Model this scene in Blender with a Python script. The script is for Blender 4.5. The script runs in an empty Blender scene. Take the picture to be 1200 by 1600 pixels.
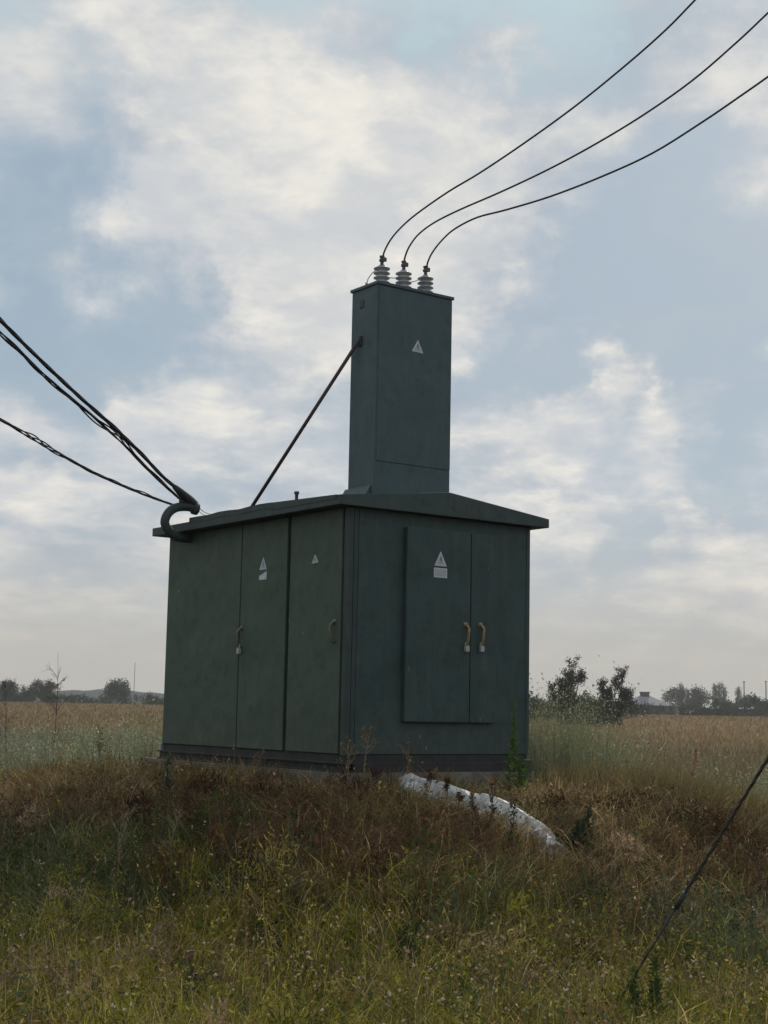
import bpy, bmesh, math, random
import numpy as np
from mathutils import Vector, Matrix, noise as mnoise

R = math.radians
scene = bpy.context.scene
COL = scene.collection
rng = np.random.default_rng(7)
random.seed(7)

# ------------------------------------------------------------------ camera
EYE = 1.68
cam_d = bpy.data.cameras.new('camera')
cam = bpy.data.objects.new('camera', cam_d); COL.objects.link(cam)
cam_d.sensor_fit = 'VERTICAL'; cam_d.sensor_height = 36.0
cam_d.lens = 2360.03 / 1600 * 36.0
cam_d.clip_start = 0.05; cam_d.clip_end = 6000
cam.matrix_world = (Matrix.Translation((0, 0, EYE)) @ Matrix.Rotation(R(90) + 0.130585, 4, 'X')
                    @ Matrix.Rotation(0.019839, 4, 'Z'))
scene.camera = cam

# ------------------------------------------------------------------ sky, sun, exposure
SUN_AZ, SUN_EL = R(20), R(37)
world = bpy.data.worlds.new('World'); scene.world = world; world.use_nodes = True
wt = world.node_tree; wt.nodes.clear()
def wn(t, **kw):
    n = wt.nodes.new(t)
    for k, v in kw.items(): setattr(n, k, v)
    return n
def wl(a, b): wt.links.new(a, b)
def wmath(op, a, b=None, c=None, clamp=False):
    n = wn('ShaderNodeMath', operation=op, use_clamp=clamp)
    for i, v in enumerate((a, b, c)):
        if v is None: continue
        if isinstance(v, (int, float)): n.inputs[i].default_value = v
        else: wl(v, n.inputs[i])
    return n.outputs[0]
def wmix(f, a, b):
    n = wn('ShaderNodeMix', data_type='RGBA')
    for i, v in ((0, f), (6, a), (7, b)):
        if isinstance(v, (int, float)): n.inputs[i].default_value = v
        elif isinstance(v, tuple): n.inputs[i].default_value = (*v, 1)
        else: wl(v, n.inputs[i])
    return n.outputs[2]
def wrange(v, a, b, c=0.0, d=1.0):
    n = wn('ShaderNodeMapRange', interpolation_type='SMOOTHSTEP')
    wl(v, n.inputs[0])
    for i, x in enumerate((a, b, c, d)): n.inputs[i + 1].default_value = x
    return n.outputs[0]
out = wn('ShaderNodeOutputWorld'); bg = wn('ShaderNodeBackground'); wl(bg.outputs[0], out.inputs[0])
SKY_K = 0.10
world.cycles.sampling_method = 'MANUAL'; world.cycles.sample_map_resolution = 512
bg.inputs[1].default_value = SKY_K
sky = wn('ShaderNodeTexSky', sky_type='NISHITA')
sky.sun_disc = False; sky.sun_elevation = SUN_EL; sky.sun_rotation = SUN_AZ
sky.air_density = 1.0; sky.dust_density = 1.5; sky.ozone_density = 1.0
tc = wn('ShaderNodeTexCoord'); N = tc.outputs['Generated']
sep = wn('ShaderNodeSeparateXYZ'); wl(N, sep.inputs[0])
zz = wmath('ADD', wmath('MAXIMUM', sep.outputs[2], 0.0), 0.26)
cmb = wn('ShaderNodeCombineXYZ')
wl(wmath('DIVIDE', sep.outputs[0], zz), cmb.inputs[0]); wl(wmath('DIVIDE', sep.outputs[1], zz), cmb.inputs[1])
def wnoise(vec, scale, detail, rough, dist=0.0, w=0.0):
    n = wn('ShaderNodeTexNoise', noise_dimensions='4D')
    wl(vec, n.inputs['Vector']); n.inputs['Scale'].default_value = scale; n.inputs['Detail'].default_value = detail
    n.inputs['Roughness'].default_value = rough; n.inputs['Distortion'].default_value = dist; n.inputs['W'].default_value = w
    return n
nA = wnoise(cmb.outputs[0], 1.25, 9, 0.54, 0.25, 3.1).outputs[0]
nB = wnoise(cmb.outputs[0], 3.4, 8, 0.55, 0.3, 1.7).outputs[0]
nC = wnoise(cmb.outputs[0], 9.0, 6, 0.6, 0.2, 6.3).outputs[0]
nD = wnoise(cmb.outputs[0], 5.2, 9, 0.60, 0.35, 8.9).outputs[0]
warp = wnoise(N, 11.0, 6, 0.6, 0.0, 0.4).outputs[1]
ws = wn('ShaderNodeVectorMath', operation='SUBTRACT'); wl(warp, ws.inputs[0]); ws.inputs[1].default_value = (.5, .5, .5)
wsc = wn('ShaderNodeVectorMath', operation='SCALE'); wl(ws.outputs[0], wsc.inputs[0]); wsc.inputs['Scale'].default_value = 0.20
wd = wn('ShaderNodeVectorMath', operation='ADD'); wl(N, wd.inputs[0]); wl(wsc.outputs[0], wd.inputs[1])
dens = wmath('ADD', wmath('MULTIPLY', nA, 0.50), wmath('ADD', wmath('MULTIPLY', nB, 0.56), wmath('MULTIPLY', nC, 0.40)))
# banks and openings of the cloud layer: (azimuth right of +Y, elevation, radius, weight), degrees
BANKS = [(-1, 19.5, 8.0, .24), (-6.5, 21.5, 5.0, .12), (3.0, 20.5, 4.5, .12), (-3.0, 15.0, 4.5, .16), (-9.5, 24.5, 4.5, .14), (-4.5, 17, 4, .08),
         (9.3, 12.9, 2.1, .42), (9.9, 11.6, 1.7, .30), (12.6, 12.0, 1.2, .18), (4.4, 9.4, 1.9, .22), (6.8, 8.4, 1.8, .16), (10.5, 9.8, 2.2, .15),
         (-8.6, 11.3, 1.8, .20), (12.0, 22.5, 4.0, .12), (3.0, 14.8, 2.6, .14), (-12.5, 9.0, 2.5, .12), (12.5, 5.6, 3.0, .26), (7.4, 6.6, 1.5, .20), (5.0, 8.0, 1.4, .14), (-4, 8.8, 2.5, .08),
         (-13.0, 18.0, 3.4, -.34), (-11.5, 13.2, 3.8, -.34), (-7.5, 14.2, 2.0, -.12), (10.8, 17.0, 4.6, -.46), (13.5, 14.5, 3.0, -.26), (5.4, 12.6, 2.6, -.34), (13.6, 9.3, 2.8, -.26),
         (2.0, 25.8, 3.6, -.30), (6.0, 25.6, 2.8, -.22), (9.0, 7.6, 2.4, -.20), (-2.8, 26.5, 2, -.12)]
for az, el, rad, w in BANKS:
    c = Vector((math.sin(R(az)) * math.cos(R(el)), math.cos(R(az)) * math.cos(R(el)), math.sin(R(el))))
    vd = wn('ShaderNodeVectorMath', operation='DISTANCE'); wl(wd.outputs[0], vd.inputs[0]); vd.inputs[1].default_value = c
    dens = wmath('ADD', dens, wrange(vd.outputs['Value'], 0.0, R(rad) * 1.35, w, 0.0))
k = 1.0 / SKY_K
def rgb(r, g, b): return (r * k, g * k, b * k)
dens = wmath('ADD', dens, 0.03)
cover = wrange(dens, 0.53, 0.86)
shade = wmath('ADD', wmath('MULTIPLY', wrange(dens, 0.66, 1.06), 0.62), wmath('MULTIPLY', wrange(nD, 0.36, 0.66), 0.50), clamp=True)
blue = wmix(0.85, sky.outputs[0], rgb(0.265, 0.395, 0.515))
blue = wmix(wmath('MULTIPLY', wrange(nD, 0.42, 0.70), 0.32), blue, rgb(0.50, 0.555, 0.61))
# higher up the openings are paler
blue = wmix(wrange(sep.outputs[2], 0.34, 0.46), blue, rgb(0.50, 0.67, 0.74))
greyc = wmix(wrange(nB, .35, .65), rgb(0.40, 0.465, 0.55), rgb(0.56, 0.60, 0.65))
whitec = wmix(wrange(nC, .35, .68), rgb(0.64, 0.655, 0.665), rgb(0.90, 0.86, 0.78))
cl = wmix(shade, greyc, whitec)
skyc = wmix(cover, blue, cl)
low = wrange(sep.outputs[2], 0.0, 0.150)
hazy = wmix(wrange(sep.outputs[2], 0.0, 0.11), rgb(0.50, 0.475, 0.425), rgb(0.585, 0.555, 0.50))
lowmix = wmath('MULTIPLY_ADD', cover, 0.18, wmath('MULTIPLY', low, 0.82), clamp=True)
skyc = wmix(wmath('MINIMUM', lowmix, low), hazy, skyc)
wl(skyc, bg.inputs[0])

sun_d = bpy.data.lights.new('sun', 'SUN'); sun = bpy.data.objects.new('sun', sun_d); COL.objects.link(sun)
sun_d.energy = 1.5; sun_d.angle = R(10); sun_d.color = (1.0, 0.95, 0.86)
sdir = Vector((math.sin(SUN_AZ) * math.cos(SUN_EL), math.cos(SUN_AZ) * math.cos(SUN_EL), math.sin(SUN_EL)))
sun.rotation_euler = (-sdir).to_track_quat('-Z', 'Y').to_euler()
sun.location = sdir * 60

vs = scene.view_settings
vs.view_transform = 'Standard'; vs.look = 'None'; vs.exposure = 0.0; vs.gamma = 1.0; vs.use_curve_mapping = False
scene.render.engine = 'CYCLES'
scene.cycles.max_bounces = 6; scene.cycles.transparent_max_bounces = 8
scene.cycles.volume_bounces = 1
scene.cycles.use_denoising = True

# ------------------------------------------------------------------ materials
def new_mat(name):
    m = bpy.data.materials.new(name); m.use_nodes = True
    nt = m.node_tree; bs = nt.nodes['Principled BSDF']
    return m, nt, bs
class NB:
    def __init__(self, nt): self.nt = nt
    def n(self, t, **kw):
        x = self.nt.nodes.new(t)
        for a, b in kw.items(): setattr(x, a, b)
        return x
    def l(self, a, b): self.nt.links.new(a, b)
    def noise(self, vec, scale, detail=5, rough=.6):
        x = self.n('ShaderNodeTexNoise'); self.l(vec, x.inputs['Vector'])
        x.inputs['Scale'].default_value = scale; x.inputs['Detail'].default_value = detail; x.inputs['Roughness'].default_value = rough
        return x.outputs[0]
    def stretch(self, vec, s):
        x = self.n('ShaderNodeMapping'); self.l(vec, x.inputs[0]); x.inputs['Scale'].default_value = s
        return x.outputs[0]
    def ramp(self, v, a, b, lo=0., hi=1.):
        x = self.n('ShaderNodeMapRange', interpolation_type='SMOOTHSTEP'); self.l(v, x.inputs[0])
        for i, q in enumerate((a, b, lo, hi)): x.inputs[i + 1].default_value = q
        return x.outputs[0]
    def mix(self, f, a, b):
        x = self.n('ShaderNodeMix', data_type='RGBA')
        for i, v in ((0, f), (6, a), (7, b)):
            if isinstance(v, (int, float)): x.inputs[i].default_value = v
            elif isinstance(v, tuple): x.inputs[i].default_value = (*v, 1)
            else: self.l(v, x.inputs[i])
        return x.outputs[2]
    def math(self, op, a, b):
        x = self.n('ShaderNodeMath', operation=op)
        for i, v in enumerate((a, b)):
            if isinstance(v, (int, float)): x.inputs[i].default_value = v
            else: self.l(v, x.inputs[i])
        return x.outputs[0]
    def bump(self, h, s, d=.01):
        x = self.n('ShaderNodeBump'); self.l(h, x.inputs['Height']); x.inputs['Strength'].default_value = s; x.inputs['Distance'].default_value = d
        return x.outputs[0]

def speckled(name, a, b, scale=12, rough=.7, bump=.2, stretch=(1, 1, 1), metal=0., dist=.006):
    m, nt, bs = new_mat(name); q = NB(nt)
    co = q.n('ShaderNodeTexCoord').outputs['Object']
    v = q.stretch(co, stretch); nz = q.noise(v, scale)
    q.l(q.mix(q.ramp(nz, .3, .7), a, b), bs.inputs['Base Color'])
    bs.inputs['Roughness'].default_value = rough; bs.inputs['Metallic'].default_value = metal
    q.l(q.bump(q.noise(v, scale * 4), bump, dist), bs.inputs['Normal'])
    return m

def paint_mat(name, base, lite, chips=True):
    m, nt, bs = new_mat(name); q = NB(nt)
    geo = q.n('ShaderNodeNewGeometry').outputs['Position']
    big = q.noise(geo, 1.6, 6, .6); streak = q.noise(q.stretch(geo, (9, 9, .7)), 2.2, 5, .65); fine = q.noise(geo, 45, 4, .6)
    c = q.mix(q.ramp(big, .32, .72), base, lite)
    dark = tuple(x * .72 for x in base)
    c = q.mix(q.ramp(streak, .52, .74, 0, .25), c, dark)
    dust = (0.125, 0.118, 0.085)
    c = q.mix(q.math('MULTIPLY', q.ramp(q.noise(q.stretch(geo, (4, 4, .5)), 3.1, 6, .7), .46, .72), .22), c, dust)
    c = q.mix(q.math('MULTIPLY', q.ramp(fine, .55, .75), .25), c, dark)
    if chips:
        d = q.noise(q.stretch(geo, (30, 30, 6.5)), 1.0, 3, .5); g = q.noise(geo, 1.9, 2, .5)
        f = q.math('MULTIPLY', q.ramp(d, .735, .76), q.ramp(g, .52, .6))
        c = q.mix(q.math('MULTIPLY', f, .75), c, (.38, .38, .34))
        ru = q.math('MULTIPLY', q.ramp(q.noise(geo, 17, 6, .7), .66, .72), q.ramp(q.noise(geo, 1.1, 2, .5), .5, .65))
        c = q.mix(q.math('MULTIPLY', ru, .5), c, (.11, .06, .035))
    mot = q.noise(geo, 7.5, 7, .72)
    c = q.mix(q.ramp(mot, .46, .70, 0, .55), c, tuple(x * .62 for x in base))
    sx = q.n('ShaderNodeSeparateXYZ'); q.l(geo, sx.inputs[0])
    splash = q.math('MULTIPLY', q.ramp(sx.outputs[2], 1.28, 1.75, 1., 0.), q.ramp(q.noise(q.stretch(geo, (6, 6, 2.2)), 2.0, 7, .7), .40, .66))
    c = q.mix(q.math('MULTIPLY', splash, .45), c, (.105, .090, .062))
    q.l(c, bs.inputs['Base Color'])
    q.l(q.ramp(big, .2, .8, .5, .7), bs.inputs['Roughness'])
    bs.inputs['Specular IOR Level'].default_value = .35
    h = q.math('ADD', q.math('MULTIPLY', q.noise(geo, 2.6, 2, .4), 1.0), q.math('MULTIPLY', fine, .05))
    q.l(q.bump(h, .6, .05), bs.inputs['Normal'])
    return m

def leaf_mat(name, trans=.35, rough=.7):
    m = bpy.data.materials.new(name); m.use_nodes = True
    nt = m.node_tree; nt.nodes.clear(); q = NB(nt)
    o = q.n('ShaderNodeOutputMaterial'); at = q.n('ShaderNodeAttribute', attribute_name='Col')
    d = q.n('ShaderNodeBsdfDiffuse'); t = q.n('ShaderNodeBsdfTranslucent'); mx = q.n('ShaderNodeMixShader')
    q.l(at.outputs[0], d.inputs[0]); q.l(at.outputs[0], t.inputs[0])
    mx.inputs[0].default_value = trans
    q.l(d.outputs[0], mx.inputs[1]); q.l(t.outputs[0], mx.inputs[2])
    q.l(mx.outputs[0], o.inputs[0])
    return m

M = {}
M['paint'] = paint_mat('green_paint_lit_side', (.043, .073, .053), (.061, .095, .068))  # long side: its lighter, greener bounce light is put into the colour
M['paint_end_shaded'] = paint_mat('green_paint_shaded_end', (.030, .056, .055), (.043, .073, .070))  # end walls: darker, bluer shade of this face is put into the colour
M['paint_roof'] = paint_mat('roof_paint', (.034, .054, .054), (.050, .072, .070), False)
M['paint_dark'] = paint_mat('frame_paint', (.030, .048, .048), (.042, .060, .058), False)
M['paint_tower_sky_tinted'] = paint_mat('tower_paint_sky_tinted', (.054, .090, .103), (.068, .106, .118), False)  # tower: pale blue sky reflection and haze painted into the colour
M['gap'] = speckled('dark_seam', (.010, .014, .016), (.016, .02, .022), 20, .9, .1)
M['skid'] = speckled('rusty_dark_steel', (.018, .020, .021), (.034, .032, .031), 7, .8, .3)
M['concrete'] = speckled('weathered_concrete', (.115, .105, .086), (.21, .19, .158), 5, .92, .7, dist=.02)
M['brass'] = speckled('worn_yellow_handle', (.20, .14, .065), (.32, .25, .13), 30, .5, .2)
M['olivehandle'] = speckled('worn_olive_handle', (.10, .095, .065), (.17, .155, .10), 30, .5, .2)
M['zinc'] = speckled('dull_zinc', (.30, .31, .31), (.42, .42, .41), 40, .5, .2, metal=.3)
M['porcelain'] = speckled('grey_porcelain', (.29, .30, .32), (.41, .42, .43), 9, .4, .05)
M['steel'] = speckled('dark_steel', (.055, .055, .062), (.095, .092, .095), 30, .55, .2)
M['cable'] = speckled('black_cable', (.016, .015, .019), (.034, .031, .037), 50, .6, .2)
M['guy'] = speckled('guy_steel', (.022, .022, .023), (.05, .045, .04), 60, .6, .4)
M['rustbar'] = speckled('rusted_bar', (.045, .026, .034), (.08, .05, .055), 30, .7, .3)
M['whitetie'] = speckled('white_string', (.55, .55, .53), (.66, .66, .62), 60, .8, .1)
M['post'] = speckled('green_post_paint', (.035, .06, .03), (.06, .085, .045), 14, .75, .3)
M['sign'] = speckled('faded_white_sign', (.46, .49, .51), (.60, .62, .63), 28, .65, .1)
M['signgrey'] = speckled('faded_grey_print', (.34, .365, .39), (.43, .455, .475), 60, .7, .1)
M['signdark'] = speckled('faded_dark_print', (.10, .11, .12), (.18, .19, .20), 60, .7, .1)
M['bark'] = speckled('grey_bark', (.045, .04, .036), (.085, .075, .064), 8, .95, .5)
M['leaf'] = leaf_mat('leaves', .30)
M['grass'] = leaf_mat('grass_blades', .38)
M['roofsheet'] = speckled('grey_roof_sheet', (.17, .17, .19), (.22, .22, .24), 3, .7, .1)
M['wallfar'] = speckled('far_house_wall', (.11, .11, .10), (.15, .145, .13), 2, .9, .1)
M['shed'] = speckled('dark_shed_boards', (.03, .032, .035), (.05, .05, .05), 2, .9, .1)
M['polewood'] = speckled('weathered_pole', (.10, .095, .085), (.15, .14, .125), 4, .9, .2)
M['glass'] = speckled('dark_window', (.02, .025, .03), (.03, .035, .04), 3, .15, .0)

def plastic_mat():
    m, nt, bs = new_mat('dirty_white_sheet'); q = NB(nt)
    co = q.n('ShaderNodeTexCoord').outputs['Object']
    n1 = q.noise(co, 5, 6, .65); n2 = q.noise(co, 9, 5, .6)
    c = q.mix(q.ramp(n1, .35, .68), (.36, .37, .38), (.62, .62, .61))
    c = q.mix(q.math('MULTIPLY', q.ramp(n2, .55, .7), .45), c, (.30, .27, .21))
    q.l(c, bs.inputs['Base Color']); bs.inputs['Roughness'].default_value = .38
    q.l(q.bump(q.noise(co, 14, 5, .6), .5, .02), bs.inputs['Normal'])
    return m
M['plastic'] = plastic_mat()

def ground_mat():
    m, nt, bs = new_mat('dry_soil_and_thatch'); q = NB(nt)
    p = q.n('ShaderNodeNewGeometry').outputs['Position']
    n1 = q.noise(p, .35, 6, .6); n2 = q.noise(p, 9, 6, .7); n3 = q.noise(q.stretch(p, (.03, .09, .1)), 1.0, 7, .65)
    near = q.mix(q.ramp(n2, .3, .7), (.040, .031, .019), (.085, .068, .038))
    near = q.mix(q.math('MULTIPLY', q.ramp(n1, .4, .65), .6), near, (.05, .055, .026))
    far = q.mix(q.ramp(n3, .3, .7), (.24, .165, .092), (.31, .225, .125))
    ln = q.n('ShaderNodeVectorMath', operation='LENGTH'); q.l(p, ln.inputs[0])
    f = q.ramp(ln.outputs['Value'], 35, 110)
    q.l(q.mix(f, near, far), bs.inputs['Base Color']); bs.inputs['Roughness'].default_value = 1.0
    bs.inputs['Specular IOR Level'].default_value = 0.05
    q.l(q.bump(n2, .6, .04), bs.inputs['Normal'])
    return m
M['ground'] = ground_mat()
def hill_mat():
    m, nt, bs = new_mat('wooded_hill'); q = NB(nt)
    p = q.n('ShaderNodeNewGeometry').outputs['Position']
    q.l(q.mix(q.ramp(q.noise(p, .12, 6, .7), .35, .65), (.014, .026, .026), (.032, .048, .044)), bs.inputs['Base Color'])
    bs.inputs['Roughness'].default_value = 1; bs.inputs['Specular IOR Level'].default_value = 0.0
    return m
M['hill'] = hill_mat()

# ------------------------------------------------------------------ helpers
def tag(o, label=None, cat=None, group=None, kind=None):
    if label: o['label'] = label
    if cat: o['category'] = cat
    if group: o['group'] = group
    if kind: o['kind'] = kind
    return o
def empty(name, loc=(0, 0, 0), rz=0.):
    o = bpy.data.objects.new(name, None); COL.objects.link(o); o.location = loc; o.rotation_euler = (0, 0, rz)
    o.empty_display_size = .3
    return o
def link_mesh(name, me, mat, parent=None, loc=(0, 0, 0)):
    if mat is not None and not me.materials: me.materials.append(mat)
    o = bpy.data.objects.new(name, me); COL.objects.link(o); o.location = loc
    if parent: o.parent = parent
    return o
def obj(name, bm, mat, parent=None, loc=(0, 0, 0), smooth=False, bevel=0.):
    bmesh.ops.recalc_face_normals(bm, faces=bm.faces)
    me = bpy.data.meshes.new(name); bm.to_mesh(me); bm.free()
    if smooth:
        for p in me.polygons: p.use_smooth = True
    mats = mat if isinstance(mat, (list, tuple)) else [mat]
    for x in mats: me.materials.append(x)
    o = bpy.data.objects.new(name, me); COL.objects.link(o); o.location = loc
    if parent: o.parent = parent
    if bevel:
        b = o.modifiers.new('bevel', 'BEVEL'); b.width = bevel; b.segments = 2; b.limit_method = 'ANGLE'
    return o
def bx(bm, x0, x1, y0, y1, z0, z1, mi=0):
    v = [bm.verts.new(p) for p in ((x0, y0, z0), (x1, y0, z0), (x1, y1, z0), (x0, y1, z0), (x0, y0, z1), (x1, y0, z1), (x1, y1, z1), (x0, y1, z1))]
    for f in ((0, 3, 2, 1), (4, 5, 6, 7), (0, 1, 5, 4), (1, 2, 6, 5), (2, 3, 7, 6), (3, 0, 4, 7)):
        bm.faces.new([v[i] for i in f]).material_index = mi
    return bm
def box(name, x0, x1, y0, y1, z0, z1, mat, parent=None, bevel=.004):
    return obj(name, bx(bmesh.new(), x0, x1, y0, y1, z0, z1), mat, parent, bevel=bevel)
def tube(bm, pts, rad, seg=8, cap=True, phase=0.):
    pts = [Vector(p) for p in pts]; n = len(pts)
    rads = rad if isinstance(rad, (list, tuple)) else [rad] * n
    t0 = (pts[1] - pts[0]).normalized()
    ref = Vector((0, 0, 1)) if abs(t0.z) < .9 else Vector((1, 0, 0))
    u = t0.cross(ref).normalized(); rings = []
    for i in range(n):
        t = (pts[min(i + 1, n - 1)] - pts[max(i - 1, 0)]).normalized()
        u = (u - t * u.dot(t)).normalized(); w = t.cross(u)
        rings.append([bm.verts.new(pts[i] + (u * math.cos(a) + w * math.sin(a)) * rads[i])
                      for a in (phase + 2 * math.pi * k / seg for k in range(seg))])
    for a, b in zip(rings, rings[1:]):
        for k in range(seg): bm.faces.new((a[k], a[(k + 1) % seg], b[(k + 1) % seg], b[k]))
    if cap:
        bm.faces.new(rings[0][::-1]); bm.faces.new(rings[-1])
    return bm
def spline(pts, n):
    P = [Vector(p) for p in pts]; P = [P[0] * 2 - P[1]] + P + [P[-1] * 2 - P[-2]]; o = []
    for i in range(1, len(P) - 2):
        for s in range(n):
            t = s / n; a, b, c, d = P[i - 1:i + 3]
            o.append(.5 * ((2 * b) + (c - a) * t + (2 * a - 5 * b + 4 * c - d) * t * t + (3 * b - a - 3 * c + d) * t ** 3))
    o.append(P[-2]); return o
def lathe(bm, prof, cx=0, cy=0, seg=20):
    rings = [[bm.verts.new((cx + r * math.cos(2 * math.pi * k / seg), cy + r * math.sin(2 * math.pi * k / seg), z)) for k in range(seg)] for r, z in prof]
    for a, b in zip(rings, rings[1:]):
        for k in range(seg): bm.faces.new((a[k], a[(k + 1) % seg], b[(k + 1) % seg], b[k]))
    bm.faces.new(rings[0][::-1]); bm.faces.new(rings[-1]); return bm
def prism(bm, poly, ax, a, b, mi=0):
    # extrude a 2D outline along axis ax from a to b; poly gives the other two coordinates in order
    def P(p, c):
        l = list(p); l.insert(ax, c); return l
    A = [bm.verts.new(P(p, a)) for p in poly]; B = [bm.verts.new(P(p, b)) for p in poly]
    bm.faces.new(A[::-1]).material_index = mi; bm.faces.new(B).material_index = mi
    for i in range(len(poly)):
        j = (i + 1) % len(poly); bm.faces.new((A[i], A[j], B[j], B[i])).material_index = mi
    return bm

# ------------------------------------------------------------------ terrain
YAW = 0.6271925
KX, KY, KZ = -0.308, 13.198, 1.297            # near wall corner of the kiosk, at its wall foot
CW, SW = math.cos(YAW), math.sin(YAW)
BW, BD = 2.105, 3.293
def to_local(x, y):
    dx, dy = x - KX, y - KY
    return dx * CW + dy * SW, -dx * SW + dy * CW
def sstep(t):
    t = np.clip(t, 0, 1); return t * t * (3 - 2 * t)
_ph = rng.uniform(0, 6.28, 24)
def wob(x, y):
    r = 0
    for i in range(8):
        a = _ph[i] * 1.7; fq = .5 * 1.45 ** i
        r = r + np.sin((x * math.cos(a) + y * math.sin(a)) * fq * 1.9 + _ph[i + 8]) * .6 / (1.32 ** i)
    return r * .35
def terrain(x, y):
    x = np.asarray(x, float); y = np.asarray(y, float)
    lx, ly = to_local(x, y)
    dx = np.maximum(np.maximum(-lx, lx - BW), 0); dy = np.maximum(np.maximum(-ly, ly - BD), 0)
    d = np.hypot(dx, dy)
    m = .94 * (1 - sstep((d - .45) / 4.6))
    g = lambda cx, cy, s, a: a * np.exp(-((x - cx) ** 2 + (y - cy) ** 2) / (2 * s * s))
    m = m + g(-3.6, 13.0, 1.2, .24) + g(3.2, 12.8, 1.1, .14) + g(1.75, 11.1, .55, -.16) + g(-1.0, 10.4, .8, .06)
    r = np.hypot(x, y)
    far = 1.55 * sstep((r - 28) / 230)
    nz = wob(x, y) * np.where(r < 60, .055, .12)
    near_box = np.clip((d - .1) / 1.2, 0, 1)
    return m + far + nz * near_box
ax_f = lambda s: np.concatenate([s])
xs = np.unique(np.round(np.concatenate([np.arange(-9, 9.01, .16), np.geomspace(9.4, 1600, 46), -np.geomspace(9.4, 1600, 46)]), 3))
ys = np.unique(np.round(np.concatenate([np.arange(3, 22, .16), np.geomspace(22.3, 1700, 60), 3 - np.geomspace(.4, 700, 24)]), 3))
GX, GY = np.meshgrid(xs, ys); GZ = terrain(GX, GY)
nx, ny = len(xs), len(ys)
idx = np.arange(nx * ny).reshape(ny, nx)
F = np.stack([idx[:-1, :-1], idx[:-1, 1:], idx[1:, 1:], idx[1:, :-1]], -1).reshape(-1, 4)
def np_mesh(name, V, F, col=None, mat=None, smooth=False):
    me = bpy.data.meshes.new(name); nv, nf, k = len(V), len(F), F.shape[1]
    me.vertices.add(nv); me.vertices.foreach_set('co', np.ascontiguousarray(V, np.float32).ravel())
    me.loops.add(nf * k); me.loops.foreach_set('vertex_index', np.ascontiguousarray(F, np.int32).ravel())
    me.polygons.add(nf); me.polygons.foreach_set('loop_start', np.arange(0, nf * k, k, dtype=np.int32))
    me.polygons.foreach_set('loop_total', np.full(nf, k, np.int32))
    if smooth: me.polygons.foreach_set('use_smooth', np.ones(nf, bool))
    if col is not None:
        a = me.color_attributes.new('Col', 'FLOAT_COLOR', 'POINT')
        c4 = np.ones((nv, 4), np.float32); c4[:, :3] = col; a.data.foreach_set('color', c4.ravel())
    me.update(calc_edges=True); me.validate()
    if mat: me.materials.append(mat)
    return me
g = link_mesh('ground', np_mesh('ground', np.stack([GX, GY, GZ], -1).reshape(-1, 3), F, None, M['ground'], True), None)
tag(g, 'dry field ground with a low mound under the kiosk', 'ground', kind='structure')

# far wooded hill on the skyline
hx = np.linspace(-420, 60, 90); hv = []
for i, x in enumerate(hx):
    top = 5.0 + 6.0 * math.exp(-((x + 195) / 60) ** 2) + 2.0 * math.exp(-((x + 330) / 60) ** 2) + .7 * mnoise.noise((x * .06, 1, 0)) + 1.3 * mnoise.noise((x * .35, 4, 0))
    top *= min(1, (x + 425) / 60, (62 - x) / 60)
    for j, (yy, k2) in enumerate(((1010, -.2), (1030, .55), (1050, .88), (1075, 1), (1150, .5), (1250, -.2))):
        hv.append((x, yy + 8 * mnoise.noise((x * .1, j, 2)), 1.4 + top * k2 + (.5 * mnoise.noise((x * .3, j, 9)) if 0 < j < 5 else 0)))
hv = np.array(hv); hid = np.arange(len(hv)).reshape(len(hx), 6)
HF = np.stack([hid[:-1, :-1], hid[1:, :-1], hid[1:, 1:], hid[:-1, 1:]], -1).reshape(-1, 4)
h = link_mesh('hill', np_mesh('hill', hv, HF, None, M['hill'], True), None)
tag(h, 'low wooded hill on the far skyline', 'hill', kind='structure')

# ------------------------------------------------------------------ transformer kiosk
K = empty('transformer_kiosk', (KX, KY, KZ), YAW)
tag(K, 'dark green steel transformer kiosk with a tall cable tower on its roof', 'transformer kiosk')
EB, FT, RZ, OV, GO, GE = 2.157, 2.2416, 2.379, .168, .106, .114
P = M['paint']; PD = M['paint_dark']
box('body', .012, BW - .012, .012, BD - .012, -.03, EB + .01, M['gap'], K, 0)
# long side: fixed panel and two doors, each proud of the dark seams
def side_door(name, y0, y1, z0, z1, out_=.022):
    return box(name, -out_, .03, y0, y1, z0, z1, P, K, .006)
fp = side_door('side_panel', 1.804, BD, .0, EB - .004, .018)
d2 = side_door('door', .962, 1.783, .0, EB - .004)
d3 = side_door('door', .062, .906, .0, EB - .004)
# front end wall
box('end_wall', .105, BW - .03, -.010, .03, .0, EB - .004, M['paint_end_shaded'], K, .003)
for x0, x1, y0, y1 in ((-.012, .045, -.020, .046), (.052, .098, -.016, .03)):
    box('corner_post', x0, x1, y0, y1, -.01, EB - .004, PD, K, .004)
box('corner_post', BW - .036, BW + .006, -.016, .05, -.01, EB - .004, M['paint_end_shaded'], K, .004)
box('end_wall', BW - .03, BW, .052, BD - .002, .0, EB - .004, M['paint_end_shaded'], K, .003)
box('end_wall', .0, BW - .032, BD - .028, BD + .004, .0, EB - .004, M['paint_end_shaded'], K, .003)
e1 = box('door', .603, 1.342, -.062, -.012, .285, 2.03, M['paint_end_shaded'], K, .007)
e2 = box('door', 1.358, 1.675, -.052, -.012, .285, 2.03, M['paint_end_shaded'], K, .007)
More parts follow.
